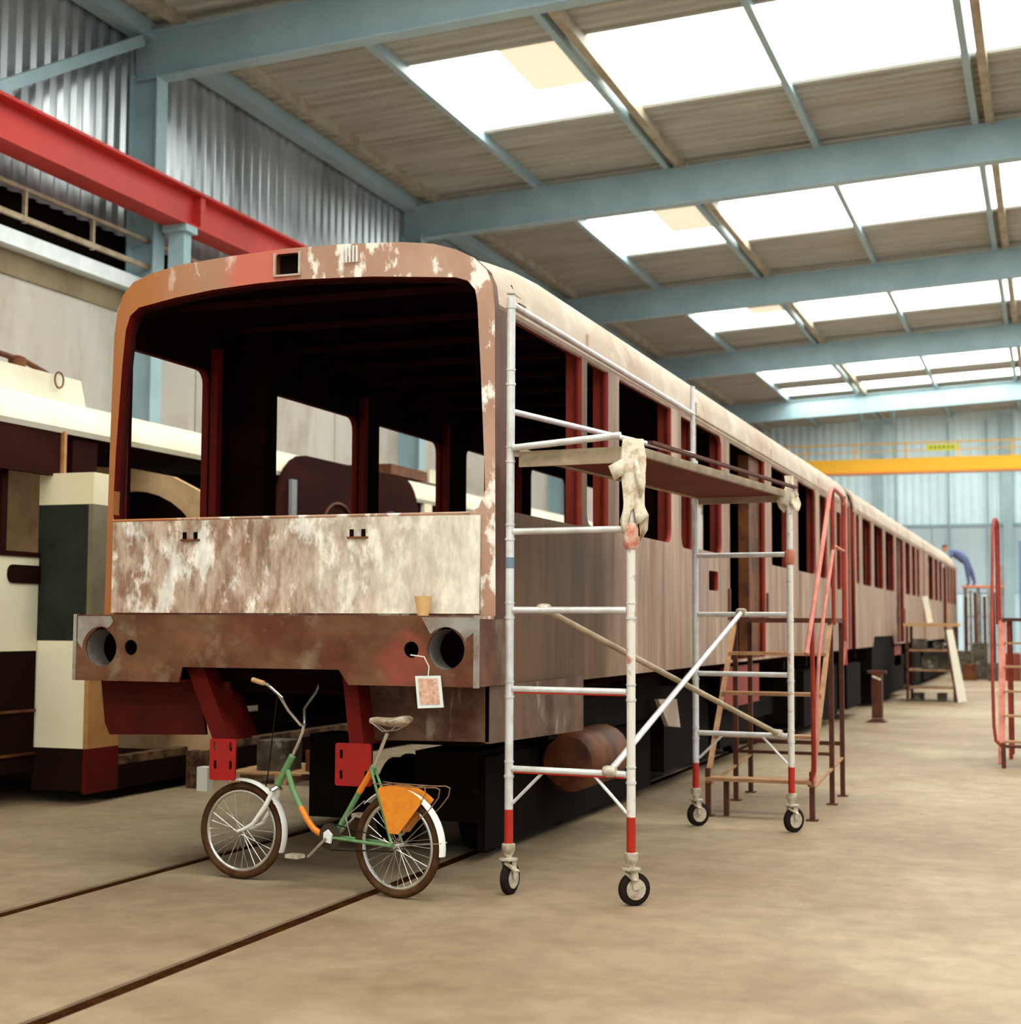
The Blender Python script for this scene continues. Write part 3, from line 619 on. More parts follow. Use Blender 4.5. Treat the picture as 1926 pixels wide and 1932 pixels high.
# more running gear, further back
for yy, lb in ((21.0, 'black bogie under the middle of the nearest tram section'), (31.0, 'black bogie just past the articulation joint'), (40.0, 'black bogie far back under the second section')):
    B2 = thing('bogie', lb, 'bogie', (-4.93, yy, 0), group='bogies under the bare tram')
    MB().box(-1.05, 1.05, -1.2, 1.2, .42, .7).build('bogie_frame', M['black'], B2, smooth=False)
    for y2 in (-.9, .9):
        for xx in (-.85, .83): MB().lathe([(.05, -.06), (.33, -.06), (.33, .05), (.36, .05), (.36, .08), (.05, .08)], (xx, y2, .34), (1, 0, 0), 24).build('wheel', M['black'], B2)
        MB().tube((-.85, y2, .34), (.85, y2, .34), .06, 10).build('axle', M['black'], B2)
# lifting stand in front of the second section
J = thing('lifting_stand', 'rusty brown support stand on a flat foot beside the second tram section', 'stand', (-2.95, 27.4, 0))
q = MB(); q.prism([(-.2, 0), (.18, 0), (.11, .05), (-.11, .05)], 1, -.18, .18); q.build('foot', M['brownrail'], J, smooth=False)
MB().box(-.09, .09, -.09, .09, .07, .85).build('column', M['brownrail'], J, smooth=False)
MB().box(-.16, .16, -.08, .08, .85, .90).build('head', M['brownrail'], J, smooth=False)
MB().tube((-.07, -.11, .80), (.07, -.11, .74), .022, 8).build('crank', M['castor'], J)

# hanging tag, wooden wedge ----------------------------------------------------
t = thing('hanging_tag', 'white-bordered picture card hanging by a string from the small lamp hole', 'tag', (-3.66, 8.70, 0))
q = MB(); q.path([(-.12, .0, 1.50), (-.02, -.02, 1.49), (.01, -.01, 1.43), (.0, 0, 1.37)], .004, 5); q.build('string', M['whitep'], t)
q = MB(); q.add([(-.088, 0, 1.37), (.082, 0, 1.375), (.105, 0, 1.18), (-.068, 0, 1.17), (-.088, .006, 1.37), (.082, .006, 1.375), (.105, .006, 1.18), (-.068, .006, 1.17)],
                [(0, 1, 2, 3), (7, 6, 5, 4), (0, 4, 5, 1), (1, 5, 6, 2), (2, 6, 7, 3), (3, 7, 4, 0)]); q.build('card', M['tagw'], t, smooth=False)
q = MB(); q.add([(-.066, -.003, 1.355), (.064, -.003, 1.358), (.082, -.003, 1.20), (-.05, -.003, 1.195)], [(0, 1, 2, 3)]); q.build('picture', M['tagp'], t, smooth=False)
q = MB(); q.lathe([(.034, 0), (.036, .01), (.058, .125), (.055, .125)], (-3.765, 8.86, 1.745), (0, 0, 1), 20)
tag(q.build('card_cup', M['cup']), 'small tan card cup standing on the bumper ledge', 'cup')

# ================================================================ SCAFFOLD TOWER
GA = .1052
SC = thing('scaffold_tower', 'white aluminium mobile scaffold tower with red leg ends beside the tram', 'scaffold', (-3.26, 9.078, 0), -GA)
Wd, Ln, R_ = .826, 3.642, .027
def leg(a, b, z1, spl=False):
    lo = .32
    o = MB().tube((a, b, .53), (a, b, z1), R_, 14).build('leg', M['alu_spot'] if spl else M['alu'], SC)
    q = MB().tube((a, b, lo), (a, b, .53), R_+.001, 14).build('leg_end', M['redband'], SC); plabel(q, 'red painted leg end')
    q = MB()
    for z in [.784+.5*i for i in range(int((z1-.784)/.5)+1)]:
        q.tube((a, b, z-.055), (a, b, z-.04), R_+.005, 12); q.tube((a, b, z+.04), (a, b, z+.05), R_+.004, 12)
    q.build('leg_collar', M['alu'], SC)
    return o
leg(0, 0, 3.80); leg(Wd, 0, 2.80, True); leg(0, Ln, 3.1); leg(Wd, Ln, 2.86, True)
plabel(MB().tube((0, .0, 2.05), (0, .0, 2.12), R_+.0015, 12).build('tape_mark', mat('blue_tape', (110, 130, 142), .5), SC), 'blue-grey mark on the leg')
for b in (0, Ln):
    for i in range(4):
        z = .784+.5*i
        if i == 4: z = 2.79
        q = MB().tube((R_, b, z), (Wd-R_, b, z), .021, 12); q.build('rung', M['alu'], SC)
        if b == 0 and i < 2:
            plabel(MB().box(R_+.01, Wd-R_-.01, b-.014, b+.014, z-.0245, z-.004).build('rung_underside', M['redband'], SC, smooth=False), 'red paint along the underside of the rung')
    MB().tube((R_, b, .57), (.24, b, .775), .011, 8).build('knee_brace', M['alu'], SC)
    MB().tube((Wd-R_, b, .55), (Wd-.25, b, .775), .011, 8).build('knee_brace', M['alu'], SC)
MB().tube((0, Ln, 2.79), (Wd, Ln, 2.79), .021, 12).build('rung', M['alu'], SC)
def brace(p, q_, m_):
    o = MB().tube(p, q_, .021, 12).build('diagonal_brace', m_, SC)
    for c in (p, q_): MB().lathe([(.03, -.04), (.036, -.02), (.036, .02), (.03, .04)], c, (1, 0, 0), 12).build('clamp', M['castor'], o)
brace((Wd*.84, -.02, .80), (Wd*.49, Ln, 1.80), M['alu'])
brace((Wd*.28, .02, 1.79), (Wd*.86, Ln, .80), M['alu_dull'])
# guard rails
MB().tube((0, 0, 3.76), (0, Ln-.05, 3.50), .021, 12).build('guard_rail', M['alu'], SC)
MB().tube((0, 0, 3.06), (0, Ln-.05, 3.15), .021, 12).build('guard_rail', M['alu'], SC)
MB().tube((0, Ln-.05, 2.85), (0, Ln-.05, 3.74), .021, 12).build('guard_post', M['alu'], SC)
# platform: deck board and two aluminium side beams
dk = MB().box(.05, Wd-.06, .03, Ln-.02, 2.775, 2.795).build('platform', M['ply'], SC, smooth=False)
for a in (.03, Wd-.06):
    MB().box(a, a+.035, .0, Ln, 2.765, 2.82).build('platform_beam', M['alu_dull'], SC, smooth=False)
MB().box(.05, Wd-.05, .02, .055, 2.70, 2.80).build('end_beam', M['alu_dull'], SC, smooth=False)
MB().box(.05, Wd-.05, Ln-.055, Ln-.02, 2.72, 2.80).build('end_beam', M['alu_dull'], SC, smooth=False)
plabel(MB().box(.86, .90, .2, Ln, 2.83, 2.85).build('toe_board', M['brownrail'], SC, smooth=False), 'brown board edge')
MB().tube((.03, -.02, 2.82), (Wd-.06, -.02, 2.865), .022, 12).build('ledger', M['alu'], SC)
# red painted joint
q = MB(); q.lathe([(.036, 0), (.046, .02), (.046, .13), (.034, .16)], (Wd, 0, 2.16), (0, 0, 1), 14); plabel(q.build('joint_sleeve', mat('red_smeared', (196, 110, 84), .6, c2=(222, 196, 176), scale=14), SC), 'sleeve smeared with red paint')
q = MB(); q.lathe([(.034, 0), (.044, .02), (.044, .1), (.034, .12)], (Wd, Ln, 2.2), (0, 0, 1), 12); q.build('joint_sleeve', mat('red_smeared2', (186, 112, 88), .6), SC)
# castors
def castor(a, b, ang, name='castor'):
    st = MB(); st.lathe([(.028, .32), (.043, .315), (.043, .28), (.03, .25), (.022, .24), (.022, .2)], (a, b, 0), (0, 0, 1), 14)
    st.lathe([(.06, .215), (.06, .225), (.02, .23), (.02, .24)], (a, b, 0), (0, 0, 1), 14)
    st = st.build(name, M['castor'], SC)
    c, s = math.cos(ang), math.sin(ang); ax = (c, s, 0); off = .02
    cx, cy = a-s*off, b+c*off
    q = MB(); q.lathe([(.03, -.026), (.085, -.026), (.1, -.016), (.1, .016), (.085, .026), (.03, .026)], (cx, cy, .1), ax, 22); q.build('wheel', M['rubber'], st)
    q = MB(); q.lathe([(.012, -.034), (.064, -.030), (.064, .030), (.012, .034)], (cx, cy, .1), ax, 16); q.build('wheel_hub', M['castor'], st)
    for sg in (-1, 1):
        p = Vector((cx, cy, .1))+Vector(ax)*.04*sg; t_ = Vector((a, b, .215))+Vector(ax)*.04*sg
        MB().bar(p, t_, .045, .006, up=ax).build('fork', M['castor'], st)
    MB().bar((a+.03*s, b-.03*c, .2), (a+.03*s+.09*c, b-.03*c-.02, .155), .035, .012).build('brake_pedal', M['castor'], st)
castor(0, 0, -.05); castor(Wd, 0, -.75); castor(0, Ln, -.7); castor(Wd, Ln, -.55)
# rags tied to the leg tops
def rag(name, loc, hgt, wid, label, seed):
    rnd = random.Random(seed); q = MB(); n = 18; rows = 11; vs = []
    for i in range(rows):
        tt = i/(rows-1)
        rr = wid*(.45+.2*math.sin(tt*5+seed)+.55*tt*(1-.25*tt))
        for j in range(n):
            a = 2*PI*j/n; f_ = 1+.34*math.sin(3*a+seed+tt*1.5)+.2*math.sin(5*a+tt*3)+rnd.uniform(-.06, .06)
            zz = -hgt*tt-(.10*hgt*math.sin(2*a+seed)+.12*hgt*math.sin(5*a))*tt**2
            vs.append((rr*f_*math.cos(a)+.02*tt, rr*f_*math.sin(a)*.7, zz))
    fs = [(i*n+j, i*n+(j+1) % n, (i+1)*n+(j+1) % n, (i+1)*n+j) for i in range(rows-1) for j in range(n)]+[tuple(range(n))]
    q.add(vs, fs); 
    # a loose ear of cloth
    q.add([(-wid*.4, -.05, -.12), (-wid*1.5, -.06, -.17), (-wid*1.1, -.05, -.26), (-wid*.3, -.06, -.22)], [(0, 1, 2, 3)])
    q.add([(wid*.5, -.03, -.1), (wid*1.15, -.03, -hgt*.62), (wid*.75, -.03, -hgt*.72), (wid*.3, -.03, -hgt*.35)], [(0, 1, 2, 3)])
    o = q.build(name, M['rag']); o.location = loc
    md = o.modifiers.new('s', 'SOLIDIFY'); md.thickness = .006
    return tag(o, label, 'rag', 'rags on the scaffold')
def sw(a, b, z): return (-3.26+a*math.cos(GA)+b*math.sin(GA), 9.078-a*math.sin(GA)+b*math.cos(GA), z)
rag('rag', sw(Wd, -.0, 2.84), .52, .085, 'paint-stained rag draped over the front right scaffold leg', 1)
rag('rag', sw(Wd, Ln, 2.94), .26, .075, 'smaller pale rag knotted on the rear right scaffold leg', 3)

# ================================================================ BICYCLE
e = Vector((.9778, -.2095, 0)); nrm = Vector((.2095, .9778, 0))
BK = thing('bicycle', 'green folding bicycle with orange sleeves and an orange skirt guard', 'bicycle', (-5.11, 8.98, 0), math.atan2(e.y, e.x))
# local x runs from front hub to rear, z up, y away from the camera
def wheel(hub, r, name, lab, ang=0):
    ca, sa = math.cos(ang), math.sin(ang)
    def Pn(rad, a, off): return (hub[0]+rad*math.cos(a)*ca-off*sa, hub[1]+rad*math.cos(a)*sa+off*ca, hub[2]+rad*math.sin(a))
    t_ = MB(); t_.path([Pn(r-.024, 2*PI*k/48, 0) for k in range(48)], .024, 10, closed=True)
    ty = t_.build(name, M['tyre'], BK); plabel(ty, lab)
    q = MB(); q.path([Pn(r-.058, 2*PI*k/48, 0) for k in range(48)], .013, 8, closed=True); q.build('rim', M['chrome'], ty)
    q = MB()
    for k in range(28):
        a = 2*PI*k/28; s = 1 if k % 2 else -1
        q.tube(Pn(.02, a+.9*(1 if k % 4 < 2 else -1), .025*s), Pn(r-.062, a, 0), .0016, 4)
    q.build('spokes', M['chrome'], ty)
    q = MB(); q.tube(Pn(0, 0, -.045), Pn(0, 0, .045), .016, 12); q.build('hub', M['chrome'], ty)
    return ty, Pn
SA = .16
fwx, FP = wheel((0, 0, .318), .318, 'wheel', 'front wheel, turned a little', SA)
rwx, RP = wheel((1.278, 0, .322), .322, 'wheel', 'rear wheel')
# main frame
MB().path([(.715, 0, .345), (.78, 0, .34)], .024, 12).build('bottom_bracket', M['green'], BK)
fr = MB(); fr.path([(.385, 0, .735), (.43, 0, .62), (.50, 0, .505)], .019, 12)
fr.build('down_tube', M['green'], BK)
MB().path([(.78, 0, .34), (.89, 0, .50), (.975, 0, .63)], .018, 12).build('seat_tube', M['green'], BK)
plabel(MB().path([(.50, 0, .505), (.56, 0, .425), (.61, 0, .375), (.66, 0, .35), (.715, 0, .345)], .0205, 12).build('frame_sleeve', M['orange'], BK), 'orange section of the down tube')
plabel(MB().path([(.975, 0, .63), (1.07, 0, .765)], .0195, 12).build('frame_sleeve', M['orange'], BK), 'orange section of the seat tube')
MB().path([(1.07, 0, .765), (1.092, 0, .80)], .021, 12).build('seat_lug', M['green'], BK)
MB().path([(.305, 0, .64), (.425, 0, .83)], .023, 12).build('head_tube', M['green'], BK)
for s in (-1, 1):
    MB().path([(.77, .03*s, .335), (1.278, .055*s, .322)], .010, 8).build('chain_stay', M['green'], BK)
    MB().path([(1.08, .02*s, .78), (1.278, .055*s, .322)], .009, 8).build('seat_stay', M['green'], BK)
# fork
for s in (-1, 1):
    pa = FP(.06, PI/2-.3, .045*s)
    MB().path([(.29, .03*s, .60), (.24+.0, .042*s, .50), (.14, .05*s, .375), (.06, .05*s, .335), FP(0, 0, .05*s)], [.015, .016, .014, .012, .010], 10).build('fork_blade', M['whitep'], BK)
MB().path([(.285, -.045, .60), (.30, 0, .625), (.285, .045, .60)], .018, 8).build('fork_crown', M['chrome'], BK)
# handlebar
MB().path([(.425, 0, .83), (.47, 0, .91), (.505, 0, .985), (.515, 0, 1.03)], .012, 10).build('stem', M['chrome'], BK)
hb = MB(); hb.path([(.33, -.27, 1.325), (.43, -.26, 1.30), (.46, -.19, 1.24), (.452, -.08, 1.13), (.505, -.02, 1.035), (.505, .02, 1.035), (.452, .08, 1.13), (.46, .19, 1.24), (.43, .26, 1.30), (.33, .27, 1.325)], .0105, 8)
hb = hb.build('handlebar', M['chrome'], BK)
for s in (-1, 1): MB().path([(.40, .262*s, 1.308), (.31, .272*s, 1.33)], .016, 8).build('grip', M['wood'], hb)
MB().path([(.44, -.25, 1.29), (.50, -.2, 1.22), (.49, -.16, 1.18)], .005, 6).build('brake_lever', M['chrome'], hb)
MB().path([(.452, -.19, 1.23), (.36, -.12, 1.0), (.27, -.05, .75), (.22, -.02, .62)], .004, 5).build('brake_cable', M['rubber'], BK)
# saddle
MB().path([(1.09, 0, .80), (1.19, 0, 1.01)], .012, 10).build('seat_post', M['chrome'], BK)
q = MB(); vs = []; ns = 14
secs = [(1.06, .018, .03, 1.085), (1.10, .026, .035, 1.09), (1.16, .045, .04, 1.087), (1.22, .08, .045, 1.085), (1.28, .105, .05, 1.09), (1.32, .095, .045, 1.10), (1.34, .05, .03, 1.10)]
for x, wy, hz, cz in secs:
    for j in range(ns):
        a = 2*PI*j/ns; vs.append((x, wy*math.cos(a), cz+hz*math.sin(a)*(.5 if math.sin(a) > 0 else .8)))
q.add(vs, [(i*ns+j, i*ns+(j+1) % ns, (i+1)*ns+(j+1) % ns, (i+1)*ns+j) for i in range(len(secs)-1) for j in range(ns)]+[tuple(range(ns)), tuple(range(len(vs)-ns, len(vs)))])
sd = q.build('saddle', mat('worn_saddle', (188, 170, 148), .5, c2=(140, 110, 86), scale=14), BK)
q = MB()
for s in (-1, 1): q.path([(1.08, .015*s, 1.07), (1.17, .02*s, 1.02), (1.24, .03*s, 1.03), (1.31, .06*s, 1.07)], .005, 6)
q.build('saddle_spring', M['chrome'], sd)
# mudguards
def guard(P_, r, a0, a1, mt):
    q = MB(); n = 20; vs = []
    for k in range(n+1):
        a = a0+(a1-a0)*k/n
        for j in range(5):
            o_ = (-1+.5*j); vs.append(P_(r-.012*o_*o_, a, .034*o_))
        for j in range(5):
            o_ = (1-.5*j); vs.append(P_(r-.012*o_*o_-.003, a, .034*o_))
    q.add(vs, [(k*10+j, k*10+(j+1) % 10, (k+1)*10+(j+1) % 10, (k+1)*10+j) for k in range(n) for j in range(10)])
    return q.build('mudguard', mt, BK)
guard(FP, .345, 1.85, -.38, M['whitep'])
guard(RP, .352, 2.35, -.12, M['whitep'])
q = MB(); q.path([RP(0, 0, -.06), RP(.352, .12, -.03)], .0025, 5); q.path([RP(0, 0, .06), RP(.352, .12, .03)], .0025, 5); q.path([RP(.352, 2.3, -.03), RP(.4, 2.75, -.05), RP(.33, 3.05, -.05)], .004, 5); q.build('mudguard_stay', M['chrome'], BK)
# skirt guard: orange fan on both sides
for s in (-1, 1):
    n = 12; pts = [(1.255, .40), (1.165, .655)]+[(1.278+.37*math.cos(a), .322+.37*math.sin(a)) for a in [1.85-.95*k/n for k in range(n+1)]]+[(1.325, .40)]
    q = MB(); q.prism(pts, 1, s*.058, s*.061); q.build('skirt_guard', M['guard'], BK, smooth=False)
# carrier
q = MB()
for yy in (-.055, .055):
    q.path([(1.12, yy, .70), (1.2, yy, .695), (1.5, yy, .695), (1.6, yy, .70), (1.63, yy, .69), (1.62, yy, .64), (1.56, yy, .57)], .004, 6)
for xx in (1.2, 1.33, 1.46): q.tube((xx, -.055, .696), (xx, .055, .696), .004, 5)
q.path([(1.52, -.06, .70), (1.53, -.06, .66), (1.49, -.06, .60)], .004, 5)
q.path([(1.56, -.055, .57), (1.278, -.065, .33)], .0035, 5); q.path([(1.56, .055, .57), (1.278, .065, .33)], .0035, 5)
q.build('carrier_rack', mat('carrier_wire', (150, 116, 92), .4, .6), BK)
# crank, chain case, pedals
q = MB(); q.lathe([(.0, -.035), (.085, -.035), (.085, -.03), (.0, -.03)], (.77, 0, .34), (0, 1, 0), 24); q.build('chainring', mat('dark_ring', (70, 60, 50), .5, .5), BK)
MB().prism([(.735, .31), (.79, .30), (.80, .355), (.765, .385), (.735, .365)], 1, -.055, -.04).build('crank_cap', M['whitep'], BK)
cr = MB().path([(.765, -.062, .335), (.62, -.065, .205)], .009, 8).build('crank_arm', M['chrome'], BK)
MB().box(.50, .60, -.15, -.07, .198, .222).build('pedal', M['castor'], cr, smooth=False)
cr = MB().path([(.765, .062, .345), (.9, .065, .47)], .009, 8).build('crank_arm', M['chrome'], BK)
MB().box(.86, .95, .07, .15, .458, .482).build('pedal', M['castor'], cr, smooth=False)
q = MB(); q.path([(.78, -.035, .425), (1.278, -.04, .355)], .004, 5); q.path([(.78, -.035, .257), (1.278, -.04, .29)], .004, 5); q.build('chain', M['rubber'], BK)

# ================================================================ STAIR PLATFORMS
def stairs(loc, label):
    t = thing('stair_platform', label, 'steps', loc, 0, 'mobile stair platforms')
    # local: x 0..0.92 wide, y 0 (foot) .. 2.1 (back), platform at z 1.74
    W = .92; yp = 1.30; ye = 2.08; zp = 1.72
    for x in (0, W):
        o = MB().bar((x, .02, .30), (x, yp, zp), .03, .045, up=(1, 0, 0)).build('stringer', M['tread'], t, smooth=False)
        for yy in (.06, yp+.02, ye):
            zt = .42 if yy < .5 else zp
            l_ = MB().box(x-.022, x+.022, yy-.022, yy+.022, 0, zt).build('leg', M['brownrail'], t, smooth=False)
            MB().box(x-.05, x+.05, yy-.05, yy+.05, 0, .012).build('foot_plate', M['brownrail'], l_, smooth=False)
    for x in (.1,):
        l_ = MB().box(x+.03, x+.075, .1, .145, 0, .33).build('leg', M['brownrail'], t, smooth=False)
    for i in range(4):
        z = .33+.365*i; yy = .02+(yp)*(z-.30)/(zp-.30)
        MB().box(.0, W, yy-.06, yy+.14, z-.015, z+.015).build('tread', M['tread'], t, smooth=False)
    MB().box(-.02, W+.02, yp-.05, ye+.04, zp, zp+.045).build('deck', M['brownrail'], t, smooth=False)
    q = MB(); q.box(0, W, ye-.015, ye+.015, .50, .54); q.box(0, W, yp, yp+.03, .46, .49); q.build('cross_rail', M['brownrail'], t, smooth=False)
    for x in (0, W): MB().bar((x, .06, .27), (x, ye, .38), .02, .025, up=(1, 0, 0)).build('base_rail', M['tread'], t, smooth=False)
    x = W+.03
    # handrail loop: up the stair, over the deck, down the back
    MB().path([(x, -.40, 1.45), (x, .4, 2.2), (x, 1.15, 2.95), (x, 1.28, 3.01), (x, 1.4, 3.02), (x, 1.95, 3.0), (x, 2.1, 2.96), (x, 2.16, 2.85), (x, 2.16, 1.72), (x, 2.12, 1.5), (x-.02, 2.08, 1.3)], .021, 10).build('handrail', M['pinkrail'], t)
    MB().path([(x, .0, .33), (x, .14, .9), (x, .36, 1.5), (x, 1.33, 2.42), (x, 1.43, 2.46), (x, 2.16, 2.44)], .017, 8).build('handrail', M['pinkrail'], t)
    MB().path([(x, 1.33, 1.70), (x, 1.33, 3.0)], .019, 8).build('rail_post', M['redrail'], t)
    MB().path([(x, 2.13, 1.3), (x, 2.13, 3.0)], .024, 8).build('rail_post', M['redrail'], t)
    MB().path([(x-.05, .06, .3), (x-.0, -.03, .45), (x, -.06, 1.6), (x, -.08, 1.75)], .022, 8).build('rail_post', M['redrail'], t)
    return t
stairs((-2.93, 13.36, 0), 'mobile stair platform with worn red handrails behind the scaffold tower')
t2 = thing('stair_platform', 'mobile stair platform cut by the right edge, with a tall red hand loop', 'steps', (-.62, 19.2, 0), 0, 'mobile stair platforms')
W2 = .95
for x in (.0, W2):
    MB().bar((x, .0, .05), (x, 1.2, 1.76), .03, .08, up=(1, 0, 0)).build('stringer', M['pinkrail'], t2, smooth=False)
    MB().box(x+.05, x+.10, 1.3, 1.35, 0, 1.76).build('leg', M['redrail'], t2, smooth=False)
    MB().box(x+.05, x+.10, 2.1, 2.15, 0, 1.76).build('leg', M['brownrail'], t2, smooth=False)
for x in (.0, W2): MB().box(x, x+.05, -.03, .02, 0, .30).build('leg', M['brownrail'], t2, smooth=False)
for z in (.30, .60, .89, 1.19, 1.48):
    yy = 1.2*(z-.05)/1.71; MB().box(.02, W2, yy-.05, yy+.15, z-.012, z+.012).build('tread', M['tread'], t2, smooth=False)
MB().box(0, W2+.1, 1.15, 2.2, 1.76, 1.80).build('deck', M['brownrail'], t2, smooth=False)
MB().tube((.03, .02, .26), (W2, .02, .26), .02, 8).build('cross_rail', M['brownrail'], t2)
for x, y0 in ((-.06, 0), (W2+.12, 0)):
    MB().path([(x+.07, 0, .26), (x+.0, 0, .32), (x-.02, 0, .5), (x-.03, .05, 1.2), (x-.03, .3, 1.9), (x-.03, 1.0, 2.9), (x-.02, 1.15, 3.06), (x, 1.3, 3.08), (x, 1.9, 3.08), (x+.0, 2.05, 3.0), (x+.0, 2.1, 1.75)], .021, 10).build('handrail', M['redrail'], t2)
    MB().path([(x, 1.3, 3.08), (x, 1.3, 1.72)], .018, 8).build('rail_post', M['redrail'], t2)

# far work platform, leaning plank, papers
t = thing('work_platform', 'timber-topped work stand with shelves beside the tram far door', 'stand', (-3.12, 35.2, 0))
for x in (0, 1.02):
    for yy in (0, 1.1): MB().box(x-.03, x+.03, yy-.03, yy+.03, 0, 1.68).build('leg', M['brownrail'], t, smooth=False)
for i, z in enumerate((.28, .68, 1.12)): MB().box(-.03, 1.05, -.03, 1.1, z, z+.035).build('shelf', M['tread'], t, smooth=False)
MB().box(-.08, 1.1, -.05, 1.15, 1.68, 1.75).build('top_board', M['wood'], t, smooth=False)
for i, (x, z, s) in enumerate(((.1, 1.155, .3), (.55, 1.155, .22), (.3, .715, .35), (.7, .715, .25), (.1, .0, .22), (.62, .02, .2))):
    tag(MB().box(-3.12+x, -3.12+x+s, 35.4, 35.8, z, z+s*.8).build('parts_box', M['clutter'], smooth=False),
        ['grey-brown box at the left of the stand upper shelf', 'small box at the right of the stand upper shelf', 'wide dark box on the stand middle shelf', 'square box right on the stand middle shelf', 'box on the floor under the left of the stand', 'box on the floor under the right of the stand'][i], 'box', 'boxes on the far work stand')
tag(MB().bar((-2.22, 35.1, 1.6), (-1.93, 34.9, .02), .2, .03, up=(0, 1, 0)).build('leaning_plank', M['plank'], smooth=False), 'long white plank leaning on the far work stand', 'plank')
tag(MB().bar((-2.74, 35.5, 2.36), (-2.63, 35.5, 1.76), .12, .02, up=(0, 1, 0)).build('white_board', M['plank'], smooth=False), 'short white board standing on top of the far work stand', 'board')
tag(MB().bar((-2.28, 35.02, 1.6), (-2.04, 34.86, .01), .05, .03, up=(0, 1, 0)).build('metal_strip', M['brownrail'], smooth=False), 'thin dark strip leaning behind the white plank', 'strip')

# far scaffold with orange deck and the worker
t = thing('far_scaffold', 'grey scaffold with an orange deck at the far end of the tram', 'scaffold', (-3.05, 57.6, 0))
for x in (0, .45, .9, 1.3):
    for yy in (0, 1.2): MB().tube((x, yy, 0), (x, yy, 3.9 if x in (1.3,) else 3.15), .035, 6).build('pole', M['rack'], t)
for z in (1.0, 2.0): MB().box(-.03, 1.33, -.03, .02, z, z+.05).build('ledger', M['rack'], t, smooth=False)
plabel(MB().box(-.1, 1.35, -.05, 1.25, 3.08, 3.16).build('deck', M['orangep'], t, smooth=False), 'orange deck boards')
for i in range(8):
    tag(MB().box(-3.02+.16*i, -2.91+.16*i, 57.0-.12*(i % 3), 57.05-.12*(i % 3), 0, 2.75+.3*((i*7) % 4)/4).build('upright_bar', M['rack'] if i % 2 else M['brownrail'], smooth=False), ['leftmost','second from left','third from left','fourth from left','fourth from right','third from right','second from right','rightmost'][i]+' metal bar standing upright against the far scaffold', 'bar', 'upright bars by the far scaffold')
for i, (x, yy, a, b, h, mt) in enumerate(((-3.0, 50.2, .5, .6, .9, 'clutter'), (-2.45, 50.4, .45, .5, 1.15, 'clutter'), (-1.95, 49.0, .35, .5, .55, 'clutter'), (-1.6, 49.6, .6, .8, .85, 'redbrown'), (-.95, 49.5, .9, .8, .8, 'redbrown'), (-2.7, 49.4, .4, .4, .5, 'brown'))):
    tag(MB().box(x, x+a, yy, yy+b, 0, h).build('crate', M[mt], smooth=False), ['grey-brown crate at the far end beside the tram', 'tallest grey-brown crate at the far end', 'low grey crate in the far gap by the red steps', 'red-brown chest behind the right-hand stair platform', 'red-brown chest at the right edge by the far wall', 'small brown crate in front of the far pile'][i], 'crate', 'crates at the far end')
tag(MB().box(-1.15, .8, 58, 58.6, 1.9, 4.8).build('blue_cabinet', M['bluebox'], smooth=False), 'blue cabinet panel by the far wall at the right edge', 'panel')
tag(MB().tube((-1.1, 58.3, 0), (-1.1, 58.3, 1.9), .05, 6).build('cabinet_post', M['beam']), 'thin post carrying the blue cabinet', 'post')

# worker ---------------------------------------------------------------------
def skin_body(name, joints, edges, mt, parent):
    me = bpy.data.meshes.new(name); me.from_pydata([j[:3] for j in joints], edges, [])
    o = bpy.data.objects.new(name, me); COL.objects.link(o); o.parent = parent
    md = o.modifiers.new('k', 'SKIN')
    for i, j in enumerate(joints): me.skin_vertices[0].data[i].radius = (j[3]*1.2, j[3]*1.2)
    me.skin_vertices[0].data[0].use_root = True
    o.modifiers.new('u', 'SUBSURF').levels = 1; o.modifiers['u'].render_levels = 2
    me.materials.append(mt); return o
Pn = thing('person', 'worker in blue overalls bending forward over the far tram roof', 'person', (-3.0, 58.1, 3.16))
J_ = [(-.05, 0, .95, .15), (-.2, 0, 1.12, .16), (-.42, 0, 1.25, .19), (-.58, 0, 1.32, .10),
      (.02, -.11, .88, .10), (.06, -.12, .48, .075), (.1, -.12, .06, .05), (.0, -.13, .03, .045),
      (.02, .11, .88, .10), (.2, .12, .50, .075), (.3, .12, .08, .05), (.2, .13, .04, .045),
      (-.46, -.2, 1.25, .07), (-.55, -.26, 1.0, .05), (-.74, -.2, .92, .035),
      (-.46, .2, 1.25, .07), (-.6, .26, 1.02, .05), (-.8, .2, .95, .035)]
E_ = [(0, 1), (1, 2), (2, 3), (0, 4), (4, 5), (5, 6), (6, 7), (0, 8), (8, 9), (9, 10), (10, 11), (2, 12), (12, 13), (13, 14), (2, 15), (15, 16), (16, 17)]
skin_body('overalls', J_, E_, M['blue'], Pn)
q = MB(); q.lathe([(.02, -.13), (.07, -.11), (.095, -.03), (.1, .04), (.085, .1), (.04, .13), (.01, .135)], (-.74, 0, 1.40), (-.35, 0, .94), 14); hd = q.build('head', M['skin'], Pn)
q = MB(); q.lathe([(.06, .0), (.104, .03), (.108, .06), (.09, .11), (.045, .142), (.01, .146)], (-.735, 0, 1.40), (-.2, 0, .98), 14); q.build('hair', M['hair'], hd)
MB().lathe([(.002, 0), (.015, .02), (.012, .04)], (-.84, 0, 1.385), (-1, 0, -.2), 8).build('nose', M['skin'], hd)
for s, hx, hz in ((-1, -.76, .905), (1, -.82, .935)):
    h_ = MB().path([(hx+.02, .2*s, hz+.005), (hx-.05, .2*s, hz-.01)], [.03, .035], 8).build('hand', M['skin'], Pn)
    for k in range(5): MB().path([(hx-.05, .2*s+(-.03+.015*k), hz-.01), (hx-.11+.01*abs(k-2), .2*s+(-.036+.018*k), hz-.03)], [.009, .006], 6).build('finger', M['skin'], h_)

